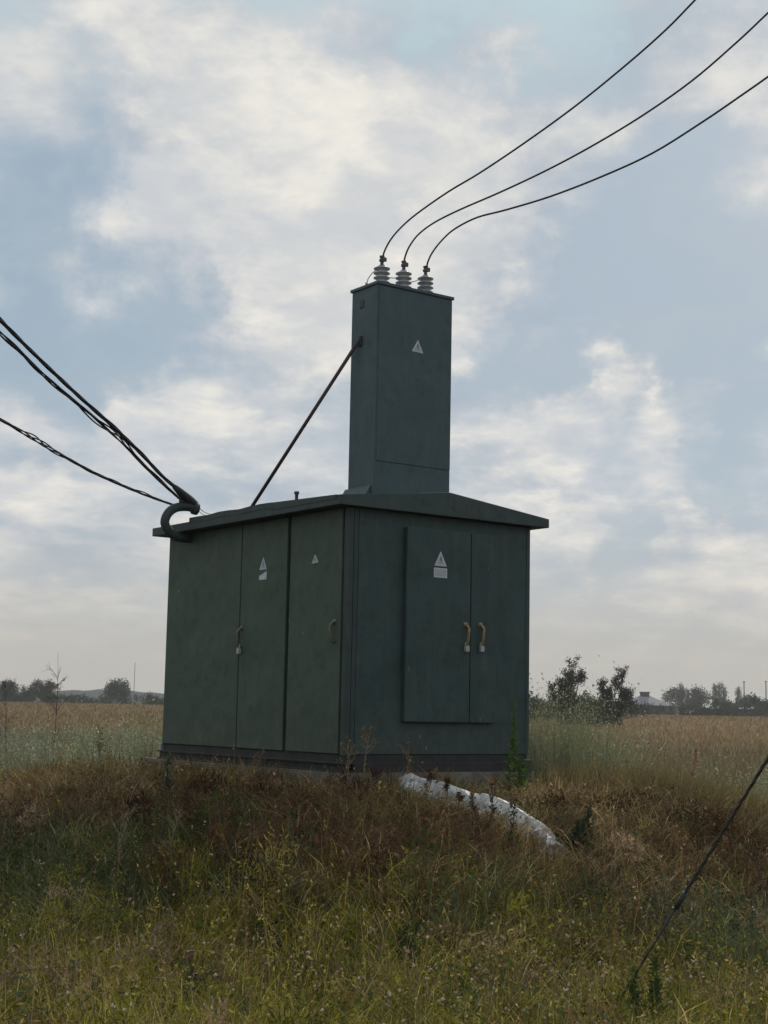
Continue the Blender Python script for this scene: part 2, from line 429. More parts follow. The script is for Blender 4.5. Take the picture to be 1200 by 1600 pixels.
# sill and steel skid
box('sill', -.004, BW - .01, -.004, BD - .01, -.075, -.004, M['skid'], K, .003)
for x0, x1 in ((-.045, .085), (BW - .10, BW + .03)):
    sb = bmesh.new()
    bx(sb, x0, x1, -.04, BD + .05, -.085, -.070); bx(sb, x0, x1, -.04, BD + .05, -.158, -.143); bx(sb, x0 + .03, x0 + .05, -.04, BD + .05, -.146, -.080)
    obj('skid_beam', sb, M['skid'], K, bevel=.002)
box('cross_beam', .088, BW - .103, -.036, .07, -.158, -.072, M['skid'], K, .004)
box('cross_beam', .088, BW - .103, BD - .07, BD + .03, -.158, -.072, M['skid'], K, .004)
# end of the skid sticking out behind the fixed panel
box('skid_lug', -.03, .04, BD + .004, BD + .035, -.074, .0, M['zinc'], K, .003)
# handles with padlocks
def handle(door, y_face, along, z, axis, mat, flip=1, s=1.0, lock=True):
    # axis 0: front wall (door faces -y); axis 1: long side (door faces -x)
    def Q(a, o, zz): return (a, y_face - o, zz) if axis == 0 else (y_face - o, a, zz)
    hb = bmesh.new()
    pts = [Q(along, -.004, z + .100), Q(along, .020, z + .092), Q(along + .012 * flip, .036, z + .070), Q(along + .014 * flip, .042, z + .055),
           Q(along + .004 * flip, .040, z - .062), Q(along, .018, z - .080), Q(along, -.004, z - .085)]
    tube(hb, pts, .0125 * s, 8)
    a, b = Q(along - .02, -.003, z + .075), Q(along + .02, .008, z + .118)
    bx(hb, min(a[0], b[0]), max(a[0], b[0]), min(a[1], b[1]), max(a[1], b[1]), a[2], b[2])
    obj('handle', hb, mat, door, smooth=True)
    if lock:
        lb = bmesh.new(); a, b = Q(along - .022, .012, z - .150), Q(along + .022, .042, z - .098)
        bx(lb, min(a[0], b[0]), max(a[0], b[0]), min(a[1], b[1]), max(a[1], b[1]), a[2], b[2])
        tube(lb, spline([Q(along - .014, .026, z - .1), Q(along - .012, .026, z - .075), Q(along, .026, z - .062), Q(along + .012, .026, z - .075), Q(along + .014, .026, z - .1)], 4), .005, 6)
        obj('padlock', lb, M['zinc'], door, bevel=.004)
handle(e1, -.060, 1.285, 1.082, 0, M['brass'], 1)
handle(e2, -.050, 1.470, 1.088, 0, M['brass'], 1)
handle(d2, -.021, 1.742, 1.045, 1, M['olivehandle'], 1)
handle(d3, -.021, .152, 1.052, 1, M['olivehandle'], 1, lock=False)
# warning signs: faded lightning triangles and plates
def sign_tri(parent, axis, face, c, zb, w, hgt, tilt=0., name='warning_sign'):
    def Q(a, zz, o): return (c + a, face - o, zb + zz) if axis == 0 else (face - o, c - a, zb + zz)
    def rotp(a, zz): return a * math.cos(tilt) - zz * math.sin(tilt), a * math.sin(tilt) + zz * math.cos(tilt)
    sb = bmesh.new()
    def poly(pts, o0, o1, mi):
        A = [sb.verts.new(Q(*rotp(*p), o0)) for p in pts]; B = [sb.verts.new(Q(*rotp(*p), o1)) for p in pts]
        sb.faces.new(A).material_index = mi; sb.faces.new(B[::-1]).material_index = mi
        for i in range(len(pts)): j = (i + 1) % len(pts); sb.faces.new((A[i], A[j], B[j], B[i])).material_index = mi
    poly([(-w / 2, 0), (w / 2, 0), (0, hgt)], -.001, .003, 0)
    k2 = .70; poly([(-w / 2 * k2, hgt * .09), (w / 2 * k2, hgt * .09), (0, hgt * .80)], .003, .0042, 1)
    u = w / 2
    poly([(-.04 * u, .62 * hgt), (.14 * u, .66 * hgt), (.06 * u, .47 * hgt), (.20 * u, .47 * hgt), (-.02 * u, .14 * hgt), (.02 * u, .36 * hgt), (-.14 * u, .36 * hgt)], .0042, .0054, 2)
    return obj(name, sb, [M['sign'], M['signgrey'], M['signdark']], parent)
def sign_plate(parent, axis, face, a0, a1, z0, z1, torn=False):
    def Q(a, zz, o): return (a, face - o, zz) if axis == 0 else (face - o, a, zz)
    sb = bmesh.new()
    def poly(pts, o0, o1, mi):
        A = [sb.verts.new(Q(*p, o0)) for p in pts]; B = [sb.verts.new(Q(*p, o1)) for p in pts]
        sb.faces.new(A).material_index = mi; sb.faces.new(B[::-1]).material_index = mi
        for i in range(len(pts)): j = (i + 1) % len(pts); sb.faces.new((A[i], A[j], B[j], B[i])).material_index = mi
    if torn:
        poly([(a0, z0), (a1, z0), (a1, z0 + (z1 - z0) * .52), (a1 + (a0 - a1) * .35, z0 + (z1 - z0) * .66), (a1 + (a0 - a1) * .7, z0 + (z1 - z0) * .86), (a0, z1)], -.001, .003, 0)
    else:
        poly([(a0, z0), (a1, z0), (a1, z1), (a0, z1)], -.001, .003, 0)
        m = .010; poly([(a0 + m, z0 + m), (a1 - m, z0 + m), (a1 - m, z1 - m), (a0 + m, z1 - m)], .003, .0042, 1)
    return obj('sign_plate', sb, [M['sign'], M['signgrey'], M['signdark']], parent)
sign_tri(e1, 0, -.062, .984, 1.698, .142, .135)
sign_plate(e1, 0, -.062, .908, 1.060, 1.592, 1.680)
sign_tri(d2, 1, -.022, 1.383, 1.687, .130, .118, R(-1))
sign_plate(d2, 1, -.022, 1.318, 1.447, 1.590, 1.668, True)
sign_tri(d3, 1, -.022, .487, 1.690, .105, .078, R(2))
# roof: solid low gable, lapped by sheets
poly = [(-OV, EB), (BW + OV, EB), (BW + OV, FT), (BW / 2, RZ), (-OV, FT)]
rb = bmesh.new(); prism(rb, poly, 1, -GO, BD + GE)
roof = obj('roof', rb, M['paint_roof'], K, bevel=.004)
def roof_sheet(y0, y1, z_add, over):
    sb = bmesh.new(); sl = (RZ - FT) / (BW / 2 + OV); n = 9
    for sgn in (-1, 1):
        A = []; 
        for i in range(n):
            y = y0 + (y1 - y0) * i / (n - 1)
            sag = .007 * math.sin(i * 1.9 + sgn) * (0 < i < n - 1)
            xe = -OV - over if sgn < 0 else BW + OV + over
            ze = FT - over * sl + z_add + sag
            A.append([sb.verts.new((xe, y, ze - .052)), sb.verts.new((xe, y, ze)), sb.verts.new((BW / 2, y, RZ + z_add)), sb.verts.new((BW / 2, y, RZ + z_add - .02)), sb.verts.new((xe - sgn * .006, y, ze - .052))])
        for a, b in zip(A, A[1:]):
            for i in range(5): sb.faces.new((a[i], a[(i + 1) % 5], b[(i + 1) % 5], b[i]))
        sb.faces.new(A[0]); sb.faces.new(A[-1][::-1])
    return obj('roof_sheet', sb, M['paint_roof'], roof)
roof_sheet(1.02, 2.60, .040, .004)
# a wedge sheet that rises from the gable end to the lapped sheet
sb = bmesh.new(); bx(sb, -OV - .005, BW / 2, -.04, 1.02, FT - .03, FT + .004)
for v in sb.verts:
    if v.co.z > FT: v.co.z += .034 * max(0, v.co.y) / 1.02 + (RZ - FT) * (v.co.x + OV) / (BW / 2 + OV)
    else: v.co.z += (RZ - FT) * (v.co.x + OV) / (BW / 2 + OV)
obj('roof_sheet', sb, M['paint_roof'], roof)
sb = bmesh.new(); tube(sb, [(.10, 1.02, 2.26), (.10, 1.02, 2.40)], .016, 8); tube(sb, [(.10, 1.02, 2.385), (.10, 1.02, 2.41)], .024, 8)
obj('lifting_lug', sb, M['rustbar'], roof)
# cable tower
T0x, T0y, TW, TD, TZ = .602, .475, .902, .43, 4.4155
tw = box('tower', T0x, T0x + TW, T0y, T0y + TD, 2.22, TZ, M['paint_tower_sky_tinted'], K, .010)
box('tower_cover', T0x + .016, T0x + TW - .006, T0y - .007, T0y + .01, 2.70, TZ - .03, M['paint_tower_sky_tinted'], tw, .004)
box('tower_cap', T0x - .014, T0x + TW + .014, T0y - .016, T0y + TD + .014, TZ - .018, TZ + .012, M['paint_tower_sky_tinted'], tw, .004)
sb = bmesh.new(); prism(sb, [(T0x - .11, 2.30), (T0x - .002, 2.30), (T0x - .002, 2.47)], 1, T0y + .05, T0y + TD + .04)
obj('base_flange', sb, M['paint_tower_sky_tinted'], tw)
sb = bmesh.new(); bx(sb, T0x - .006, T0x + .004, .70, .77, 4.215, 4.29); obj('cover_plate', sb, M['paint_roof'], tw, bevel=.003)
sb = bmesh.new(); bx(sb, T0x - .02, T0x + .004, .715, .765, 3.84, 3.935); obj('brace_bracket', sb, PD, tw, bevel=.003)
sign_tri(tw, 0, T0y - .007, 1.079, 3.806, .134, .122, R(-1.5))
# diagonal stay bar
sb = bmesh.new(); tube(sb, [(T0x - .016, .735, 3.905), (.10, 1.93, 2.27)], .018, 8)
obj('stay_bar', sb, M['rustbar'], K, smooth=True)
# bushings
BT = [(.765, .645), (1.028, .645), (1.297, .645)]
for (bxx, byy) in BT:
    ib = bmesh.new(); z0 = TZ + .008
    prof = [(.050, z0), (.050, z0 + .015), (.066, z0 + .022)]
    for i in range(4):
        zb = z0 + .030 + i * .046
        prof += [(.048, zb - .004), (.050, zb + .008), (.079, zb + .017), (.080, zb + .024), (.056, zb + .036), (.047, zb + .040)]
    prof += [(.045, z0 + .212), (.022, z0 + .222)]
    lathe(ib, prof, bxx, byy, 20)
    ins = obj('insulator', ib, M['porcelain'], tw, smooth=True)
    cb = bmesh.new()
    lathe(cb, [(.030, z0 + .205), (.030, z0 + .224), (.017, z0 + .230), (.017, z0 + .262), (.028, z0 + .264), (.028, z0 + .284), (.018, z0 + .286), (.018, z0 + .300), (.025, z0 + .302), (.025, z0 + .318), (.01, z0 + .32)], bxx, byy, 12)
    bx(cb, bxx - .012, bxx + .034, byy - .03, byy - .012, z0 + .262, z0 + .30)
    obj('terminal', cb, M['steel'], ins)
sb = bmesh.new()
tube(sb, spline([(.66, .74, TZ + .02), (.668, .735, TZ + .10), (.70, .69, TZ + .165), (.74, .66, TZ + .19)], 5), .0045, 6)
tube(sb, spline([(.79, .64, TZ + .125), (.90, .63, TZ + .128), (1.00, .64, TZ + .175)], 5), .0045, 6)
tube(sb, spline([(1.06, .64, TZ + .115), (1.17, .63, TZ + .15), (1.27, .64, TZ + .215)], 5), .0045, 6)
bx(sb, .635, .685, .715, .765, TZ + .005, TZ + .03); tube(sb, [(.648, .74, TZ + .02), (.648, .74, TZ + .06)], .008, 6)
obj('bonding_wire', sb, M['zinc'], tw)
# gooseneck cable entry through the long side under the eave
sb = bmesh.new()
gp = spline([(.02, 2.83, 2.105), (-.12, 2.83, 2.098), (-.235, 2.83, 2.125), (-.312, 2.83, 2.20), (-.325, 2.83, 2.268), (-.282, 2.83, 2.35), (-.20, 2.83, 2.405), (-.08, 2.825, 2.425), (.02, 2.82, 2.415)], 5)
tube(sb, gp, .047, 14)
tube(sb, [(-.012, 2.82, 2.418), (.035, 2.82, 2.412)], .066, 14)
gn = obj('gooseneck_pipe', sb, M['paint_dark'], K, smooth=True)
sb = bmesh.new(); tube(sb, spline([(-.15, 2.83, 2.45), (-.115, 2.83, 2.50), (-.07, 2.83, 2.49), (-.015, 2.82, 2.455)], 4), [.02] + [.036] * 11 + [.03], 10)
obj('seal_boot', sb, M['cable'], gn, smooth=True)
sb = bmesh.new()
tube(sb, spline([(.03, 2.80, 2.43), (.09, 2.74, 2.37), (.15, 2.66, 2.345)], 4), .005, 5)
tube(sb, spline([(.03, 2.80, 2.40), (.07, 2.75, 2.35), (.12, 2.68, 2.335)], 4), .004, 5)
obj('tie_string', sb, M['whitetie'], gn)
sb = bmesh.new(); bx(sb, .12, .20, 2.58, 2.66, 2.27, 2.352); obj('roof_clamp', sb, M['steel'], roof, bevel=.01)

# concrete blocks under the skid
def conc(label, x0, x1, y0, y1, z0, z1, seed):
    b = bmesh.new(); bx(b, x0, x1, y0, y1, z0, z1)
    bmesh.ops.subdivide_edges(b, edges=b.edges, cuts=6, use_grid_fill=True)
    for v in b.verts:
        n = mnoise.noise_vector(Vector(v.co) * 5 + Vector((seed, 0, 0))) * .012
        if v.co.z > z1 - .001: n.z = min(n.z, 0) * .3
        v.co += n
    o = obj('concrete_block', b, M['concrete'], None, smooth=False)
    o.location = (KX, KY, KZ); o.rotation_euler = (0, 0, YAW)
    tag(o, label, 'concrete block', 'concrete blocks under the kiosk')
conc('weathered concrete block under the outer end of the long door side', -.10, .40, 1.93, 3.58, -.75, -.157, 1)
conc('weathered concrete block under the two doors of the long side', -.09, .40, .12, 1.88, -.75, -.157, 5)
conc('concrete block below the double doors behind the white sheet', .46, BW + .02, -.09, .38, -.75, -.157, 9)
conc('concrete block at the corner between the two door sides', -.06, .42, -.08, .09, -.75, -.157, 12)
# short green post by the kiosk corner
pb = bmesh.new(); prism(pb, [(-.034, -.03), (.034, -.03), (.034, .03), (-.034, .03)], 2, -.5, .16); bx(pb, -.038, .038, -.034, .034, .15, .165)
po = obj('short_post', pb, M['post'], None, (1.37, 14.10, 1.09), bevel=.004)
tag(po, 'short dark green steel post beside the kiosk corner', 'post')

# ------------------------------------------------------------------ wires
def wire(name, pts, rad, mat, label, cat, group=None, n=8):
    b = bmesh.new(); tube(b, spline(pts, n), rad, 6)
    return tag(obj(name, b, mat, None, smooth=True), label, cat, group)
HV = [[(-0.061, 14.169, 6.02), (-0.044, 14.122, 6.075), (0.01, 14.041, 6.159), (0.099, 13.943, 6.243), (0.247, 13.804, 6.339), (0.536, 13.549, 6.475), (0.817, 13.305, 6.577), (1.193, 12.953, 6.735), (1.597, 12.54, 6.919), (1.972, 12.109, 7.114), (2.233, 11.775, 7.263), (2.419, 11.5, 7.392), (2.731, 11.039, 7.616), (3.041, 10.58, 7.845), (3.351, 10.123, 8.081), (3.658, 9.668, 8.323), (3.964, 9.215, 8.571), (4.269, 8.765, 8.824), (4.572, 8.317, 9.084), (4.874, 7.871, 9.349), (5.173, 7.428, 9.621), (5.472, 6.987, 9.897), (5.768, 6.548, 10.18), (6.063, 6.112, 10.468)], [(0.146, 14.324, 6.026), (0.162, 14.274, 6.088), (0.203, 14.207, 6.165), (0.287, 14.115, 6.252), (0.436, 13.991, 6.33), (0.67, 13.811, 6.4), (1.013, 13.548, 6.478), (1.396, 13.236, 6.575), (1.76, 12.917, 6.685), (2.153, 12.541, 6.826), (2.518, 12.148, 6.989), (2.811, 11.776, 7.165), (3.005, 11.5, 7.296), (3.325, 11.044, 7.519), (3.644, 10.591, 7.749), (3.961, 10.139, 7.985), (4.277, 9.69, 8.226), (4.591, 9.243, 8.474), (4.904, 8.798, 8.728), (5.215, 8.356, 8.987), (5.525, 7.915, 9.252), (5.832, 7.477, 9.524), (6.139, 7.042, 9.8), (6.443, 6.609, 10.083), (6.746, 6.178, 10.371)], [(0.37, 14.481, 6.013), (0.386, 14.423, 6.074), (0.426, 14.348, 6.143), (0.508, 14.24, 6.226), (0.626, 14.112, 6.303), (0.83, 13.924, 6.36), (1.086, 13.703, 6.365), (1.468, 13.355, 6.383), (1.879, 12.947, 6.432), (2.26, 12.527, 6.499), (2.608, 12.078, 6.614), (2.847, 11.732, 6.702), (2.997, 11.5, 6.757), (3.316, 11.007, 6.881), (3.634, 10.515, 7.012), (3.951, 10.025, 7.15), (4.267, 9.536, 7.294), (4.582, 9.048, 7.446), (4.896, 8.562, 7.604), (5.21, 8.078, 7.768), (5.522, 7.595, 7.94), (5.833, 7.114, 8.117), (6.143, 6.634, 8.302), (6.452, 6.156, 8.493), (6.76, 5.681, 8.69)]]
for pts, wl_ in zip(HV, ('overhead wire rising from the insulator beside the small roof stud', 'overhead wire rising from the middle insulator of the tower', 'overhead wire rising from the insulator farthest from the stay bar')):
    wire('overhead_wire', pts, .0092, M['cable'], wl_, 'wire', 'overhead wires on the tower', 5)
LV = [[(-1.985, 15.465, 3.771), (-2.074, 15.359, 3.855), (-2.249, 15.164, 3.987), (-2.472, 14.875, 4.209), (-2.687, 14.6, 4.399), (-2.92, 14.3, 4.588), (-3.141, 13.993, 4.779), (-3.35, 13.682, 4.965), (-3.526, 13.4, 5.131), (-3.762, 13.023, 5.359), (-3.996, 12.647, 5.592), (-4.229, 12.274, 5.83), (-4.46, 11.903, 6.072), (-4.691, 11.534, 6.318), (-4.92, 11.167, 6.57), (-5.147, 10.803, 6.825), (-5.373, 10.44, 7.085), (-5.598, 10.08, 7.349)], [(-2.085, 15.465, 3.783), (-2.201, 15.322, 3.88), (-2.399, 15.066, 4.054), (-2.614, 14.757, 4.27), (-2.822, 14.474, 4.436), (-3.071, 14.127, 4.624), (-3.259, 13.844, 4.774), (-3.391, 13.618, 4.9), (-3.52, 13.4, 5.011), (-3.752, 13.008, 5.217), (-3.983, 12.618, 5.427), (-4.213, 12.229, 5.643), (-4.441, 11.843, 5.863), (-4.669, 11.459, 6.088), (-4.895, 11.077, 6.318), (-5.12, 10.697, 6.553), (-5.343, 10.319, 6.792), (-5.566, 9.943, 7.036)], [(-2.169, 15.465, 3.741), (-2.348, 15.235, 3.779), (-2.563, 14.943, 3.836), (-2.817, 14.571, 3.915), (-3.054, 14.185, 4.016), (-3.274, 13.789, 4.125), (-3.478, 13.4, 4.214), (-3.705, 12.967, 4.319), (-3.931, 12.535, 4.43), (-4.157, 12.105, 4.546), (-4.383, 11.675, 4.668), (-4.607, 11.247, 4.796), (-4.831, 10.82, 4.929), (-5.054, 10.395, 5.068), (-5.276, 9.971, 5.212), (-5.498, 9.549, 5.362)]]
def bundle(name, pts, label, rb, rs, pitch, loose, seed):
    rr = random.Random(seed); path = spline(pts, 12); b = bmesh.new(); L = [0]
    for a, c in zip(path, path[1:]): L.append(L[-1] + (c - a).length)
    for s in range(4):
        pp = []
        for i, p in enumerate(path):
            t = (path[min(i + 1, len(path) - 1)] - path[max(i - 1, 0)]).normalized()
            u = t.cross(Vector((0, 0, 1))).normalized(); w = u.cross(t)
            wobb = 1 + loose * max(0, mnoise.noise((L[i] * 1.3, seed, s * .7)) * 3.0)
            a = L[i] / pitch * 6.283 + s * 1.571
            rad = rb * wobb * min(1, .45 + L[i] * 2)
            pp.append(p + (u * math.cos(a) + w * math.sin(a)) * rad)
        tube(b, pp, rs, 5)
    return tag(obj(name, b, M['cable'], None, smooth=True), label, 'cable', 'twisted cables on the gooseneck pipe')
bundle('twisted_cable', LV[0], 'thick twisted black cable with taped end at the gooseneck mouth', .0105, .0090, .95, .45, 2)
bundle('twisted_cable', LV[1], 'twisted black cable entering the boot on top of the gooseneck', .0095, .0080, 1.1, 1.8, 4)
bundle('twisted_cable', LV[2], 'slack twisted black cable hanging lowest to the gooseneck bend', .0085, .0068, .8, 1.3, 6)
# taped end sleeve
sb = bmesh.new(); a, c = Vector(LV[0][0]), Vector(LV[0][2])
pp = [a.lerp(c, t) for t in (-.12, .1, .25, .45, .62)]
tube(sb, pp, [.046, .052, .048, .040, .026], 10)
o = obj('tape_sleeve', sb, M['cable'], None, smooth=True)
tape_parent = [x for x in bpy.data.objects if x.name == 'twisted_cable'][0]; o.parent = tape_parent
# guy wire of a pole outside the view
gw = empty('guy_wire', (1.31, 8.30, .18)); tag(gw, 'dark steel guy wire slanting into the grass', 'guy wire')
A = Vector((1.396, 8.2, .369)); B = Vector((1.908, 7.5, 1.484)); dv = (B - A).normalized(); off = Vector(gw.location)
sb = bmesh.new(); tube(sb, [A - dv * .4 - off, A + dv * .47 - off], .0068, 8); obj('anchor_rod', sb, M['guy'], gw, smooth=True)
sb = bmesh.new()
for s in range(3):
    L0 = .40; pts = []
    e1_ = dv.cross(Vector((0, 0, 1))).normalized(); e2_ = dv.cross(e1_)
    for i in range(160):
        l = L0 + i * .04; an = l / .22 * 6.283 + s * 2.094
        pts.append(A + dv * l + (e1_ * math.cos(an) + e2_ * math.sin(an)) * .005 - off)
    tube(sb, pts, .0052, 5)
obj('strand', sb, M['guy'], gw, smooth=True)
sb = bmesh.new(); tube(sb, [A + dv * .42 - off, A + dv * .52 - off], .015, 8); c0 = A + dv * .47 - off
tube(sb, [c0 + Vector((0, 0, .0)), c0 + Vector((.012, -.01, -.06))], .006, 6)
obj('clamp', sb, M['guy'], gw, smooth=True)

# ------------------------------------------------------------------ crumpled white sheet
def build_sheet():
    top = [(0.238, 12.95, 1.163), (0.335, 12.675, 1.145), (0.617, 12.475, 1.082), (0.798, 12.45, 1.025), (0.921, 12.35, 0.983), (1.065, 12.225, 0.932), (1.197, 12.0, 0.836), (1.282, 11.95, 0.788), (1.34, 11.85, 0.729), (1.429, 11.85, 0.673)]
    sp = spline(top, 3); nu, nv_ = len(sp), 5; V = []; rr = random.Random(4)
    for i, p in enumerate(sp):
        t = i / (nu - 1)
        dn = (sp[min(i + 1, nu - 1)] - sp[max(i - 1, 0)]).normalized()
        side = Vector((dn.y, -dn.x, 0)).normalized()
        if side.y > 0: side = -side
        w = (.20 + .14 * math.exp(-((t - .62) / .2) ** 2) + .02 * math.sin(t * 9)) * (1 - .86 * max(0, (t - .70) / .30)) * (.75 + .25 * min(1, t * 5))
        for j in range(nv_):
            s = j / (nv_ - 1)
            q = Vector(p) + side * w * s * .62 + Vector((0, 0, -w * s * .86))
            # stiff film: flat facets broken by sharp creases
            fold = .046 * (1 if (i + (j > 2)) % 4 < 2 else -.4) * (.3 + t) * (j > 0)
            nrm = Vector((0, 0, .5)) + side * .85
            q += nrm * (fold + rr.uniform(-.024, .024) * (j > 0)) + dn * rr.uniform(-.025, .025) + Vector((0, 0, rr.uniform(-.008, .008) * (j == 0)))
            if j == nv_ - 1: q.z = float(terrain(q.x, q.y)) - .03
            V.append(q)
    b = bmesh.new(); vv = [b.verts.new(q) for q in V]
    for i in range(nu - 1):
        for j in range(nv_ - 1):
            a, c, d, e = vv[i * nv_ + j], vv[i * nv_ + j + 1], vv[(i + 1) * nv_ + j + 1], vv[(i + 1) * nv_ + j]
            if (i + j) % 2: b.faces.new((a, c, d)); b.faces.new((a, d, e))
            else: b.faces.new((a, c, e)); b.faces.new((c, d, e))
    o = obj('crumpled_sheet', b, M['plastic'], None, smooth=False)
    s = o.modifiers.new('thick', 'SOLIDIFY'); s.thickness = .003
    tag(o, 'crumpled dirty white plastic sheet lying on the mound below the double doors', 'plastic sheet')
    # flap folded back behind the top edge
    b = bmesh.new(); g2 = []
    base = [(0.798, 12.47, 1.02), (0.921, 12.37, 0.978), (1.065, 12.245, 0.927), (1.197, 12.02, 0.831), (1.282, 11.97, 0.783), (1.34, 11.87, 0.724)]
    for i, p in enumerate(spline(base, 3)):
        hgt = .022 * abs(math.sin(.4 + i * .42)) + .002; r_ = []
        for j in range(4):
            s2 = j / 3
            r_.append(b.verts.new(Vector(p) + Vector((.06 * s2, .06 * s2, -.09 + (.09 + hgt) * math.sin(s2 * 2.0))) + Vector((rr.uniform(-.008, .008), rr.uniform(-.008, .008), rr.uniform(-.006, .006)))))
        g2.append(r_)
    for a, c in zip(g2, g2[1:]):
        for j in range(3): b.faces.new((a[j], a[j + 1], c[j + 1])); b.faces.new((a[j], c[j + 1], c[j]))
    f = obj('folded_flap', b, M['plastic'], o, smooth=False); s = f.modifiers.new('thick', 'SOLIDIFY'); s.thickness = .003
build_sheet()

# ------------------------------------------------------------------ grass and weeds (numpy blades)
class Soup:
    def __init__(self): self.V, self.F, self.C, self.n = [], [], [], 0
    def add(self, V, F, C):
        self.V.append(V); self.F.append(F + self.n); self.C.append(C); self.n += len(V)
    def build(self, name, mat, label, cat, parent=None, kind='stuff'):
        V = np.concatenate(self.V); Fc = np.concatenate(self.F); C = np.concatenate(self.C)
        o = link_mesh(name, np_mesh(name, V, Fc, C, mat), None, parent)
        return tag(o, label, cat, kind=kind)
def blades(S, P, h, bend, width, col, ang=None, segs=3, tipcol=None, curl=None):
    n = len(P)
    if ang is None: ang = rng.uniform(0, 6.283, n)
    d = np.stack([np.cos(ang), np.sin(ang), np.zeros(n)], -1)
    sa = rng.uniform(0, 6.283, n); side = np.stack([np.cos(sa), np.sin(sa), rng.uniform(-.3, .3, n)], -1)
    ts = np.linspace(0, 1, segs + 1); V = []
    crl = rng.normal(0, .12, n) if curl is None else rng.normal(0, curl, n)
    e = np.stack([-np.sin(ang), np.cos(ang), np.zeros(n)], -1)
    for i, t in enumerate(ts):
        c = P + np.array([0, 0, 1.]) * (h * (t - .42 * bend * t * t))[:, None] + d * (h * bend * t ** 1.8)[:, None] + e * (h * crl * t * t)[:, None]
        if i < segs:
            w = (width * (1 - .75 * t) * .5)[:, None]; V += [c - side * w, c + side * w]
        else: V.append(c)
    nv = 2 * segs + 1; V = np.stack(V, 1).reshape(-1, 3)
    f = []
    for i in range(segs - 1):
        a = 2 * i; f += [(a, a + 1, a + 3), (a, a + 3, a + 2)]
    a = 2 * (segs - 1); f.append((a, a + 1, a + 2))
    Fc = (np.array(f)[None] + (np.arange(n) * nv)[:, None, None]).reshape(-1, 3)
    C = np.repeat(col[:, None], nv, 1)
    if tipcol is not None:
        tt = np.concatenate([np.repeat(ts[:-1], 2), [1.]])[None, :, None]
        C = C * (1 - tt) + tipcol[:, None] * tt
    S.add(V, Fc, C.reshape(-1, 3))
def leaves(S, P, size, col, elong=2.0, dirs=None, up=.3):
    n = len(P)
    if dirs is None:
        dirs = rng.normal(size=(n, 3)); dirs[:, 2] += up
    dirs = dirs / np.linalg.norm(dirs, axis=1, keepdims=True)
    s = np.cross(dirs, rng.normal(size=(n, 3))); s /= np.linalg.norm(s, axis=1, keepdims=True) + 1e-9
    a = P; b = P + dirs * (size * .5)[:, None] + s * (size * .5 / elong)[:, None]; c = P + dirs * size[:, None]; d = P + dirs * (size * .5)[:, None] - s * (size * .5 / elong)[:, None]
    V = np.stack([a, b, c, d], 1).reshape(-1, 3)
    Fc = (np.array([(0, 1, 2), (0, 2, 3)])[None] + (np.arange(n) * 4)[:, None, None]).reshape(-1, 3)
    S.add(V, Fc, np.repeat(col, 4, 0))
def heads(S, P, r, col):
    n = len(P)
    o = np.array([(1, 0, 0), (0, 1, 0), (-1, 0, 0), (0, -1, 0), (0, 0, 1), (0, 0, -1)], float)
    V = (P[:, None] + o[None] * r[:, None, None]).reshape(-1, 3)
    f = np.array([(0, 1, 4), (1, 2, 4), (2, 3, 4), (3, 0, 4), (1, 0, 5), (2, 1, 5), (3, 2, 5), (0, 3, 5)])
    S.add(V, (f[None] + (np.arange(n) * 6)[:, None, None]).reshape(-1, 3), np.repeat(col, 6, 0))
PAL = {
    'brown': [(.115, .064, .034), (.185, .110, .056), (.070, .038, .024), (.13, .080, .046)],
    'straw': [(.27, .195, .095), (.33, .25, .13), (.21, .145, .075), (.17, .12, .06)],
    'olive': [(.195, .185, .028), (.265, .24, .042), (.115, .125, .020), (.31, .235, .070)],
    'green': [(.060, .080, .025), (.085, .110, .030), (.040, .056, .022), (.105, .118, .040)],
    'grey':  [(.085, .105, .062), (.115, .135, .085), (.058, .074, .045), (.075, .088, .042)],
    'pink':  [(.28, .185, .12), (.36, .255, .17), (.22, .145, .09), (.20, .15, .075)],
}
NAMES = list(PAL); PALA = np.array([PAL[k_] for k_ in NAMES])
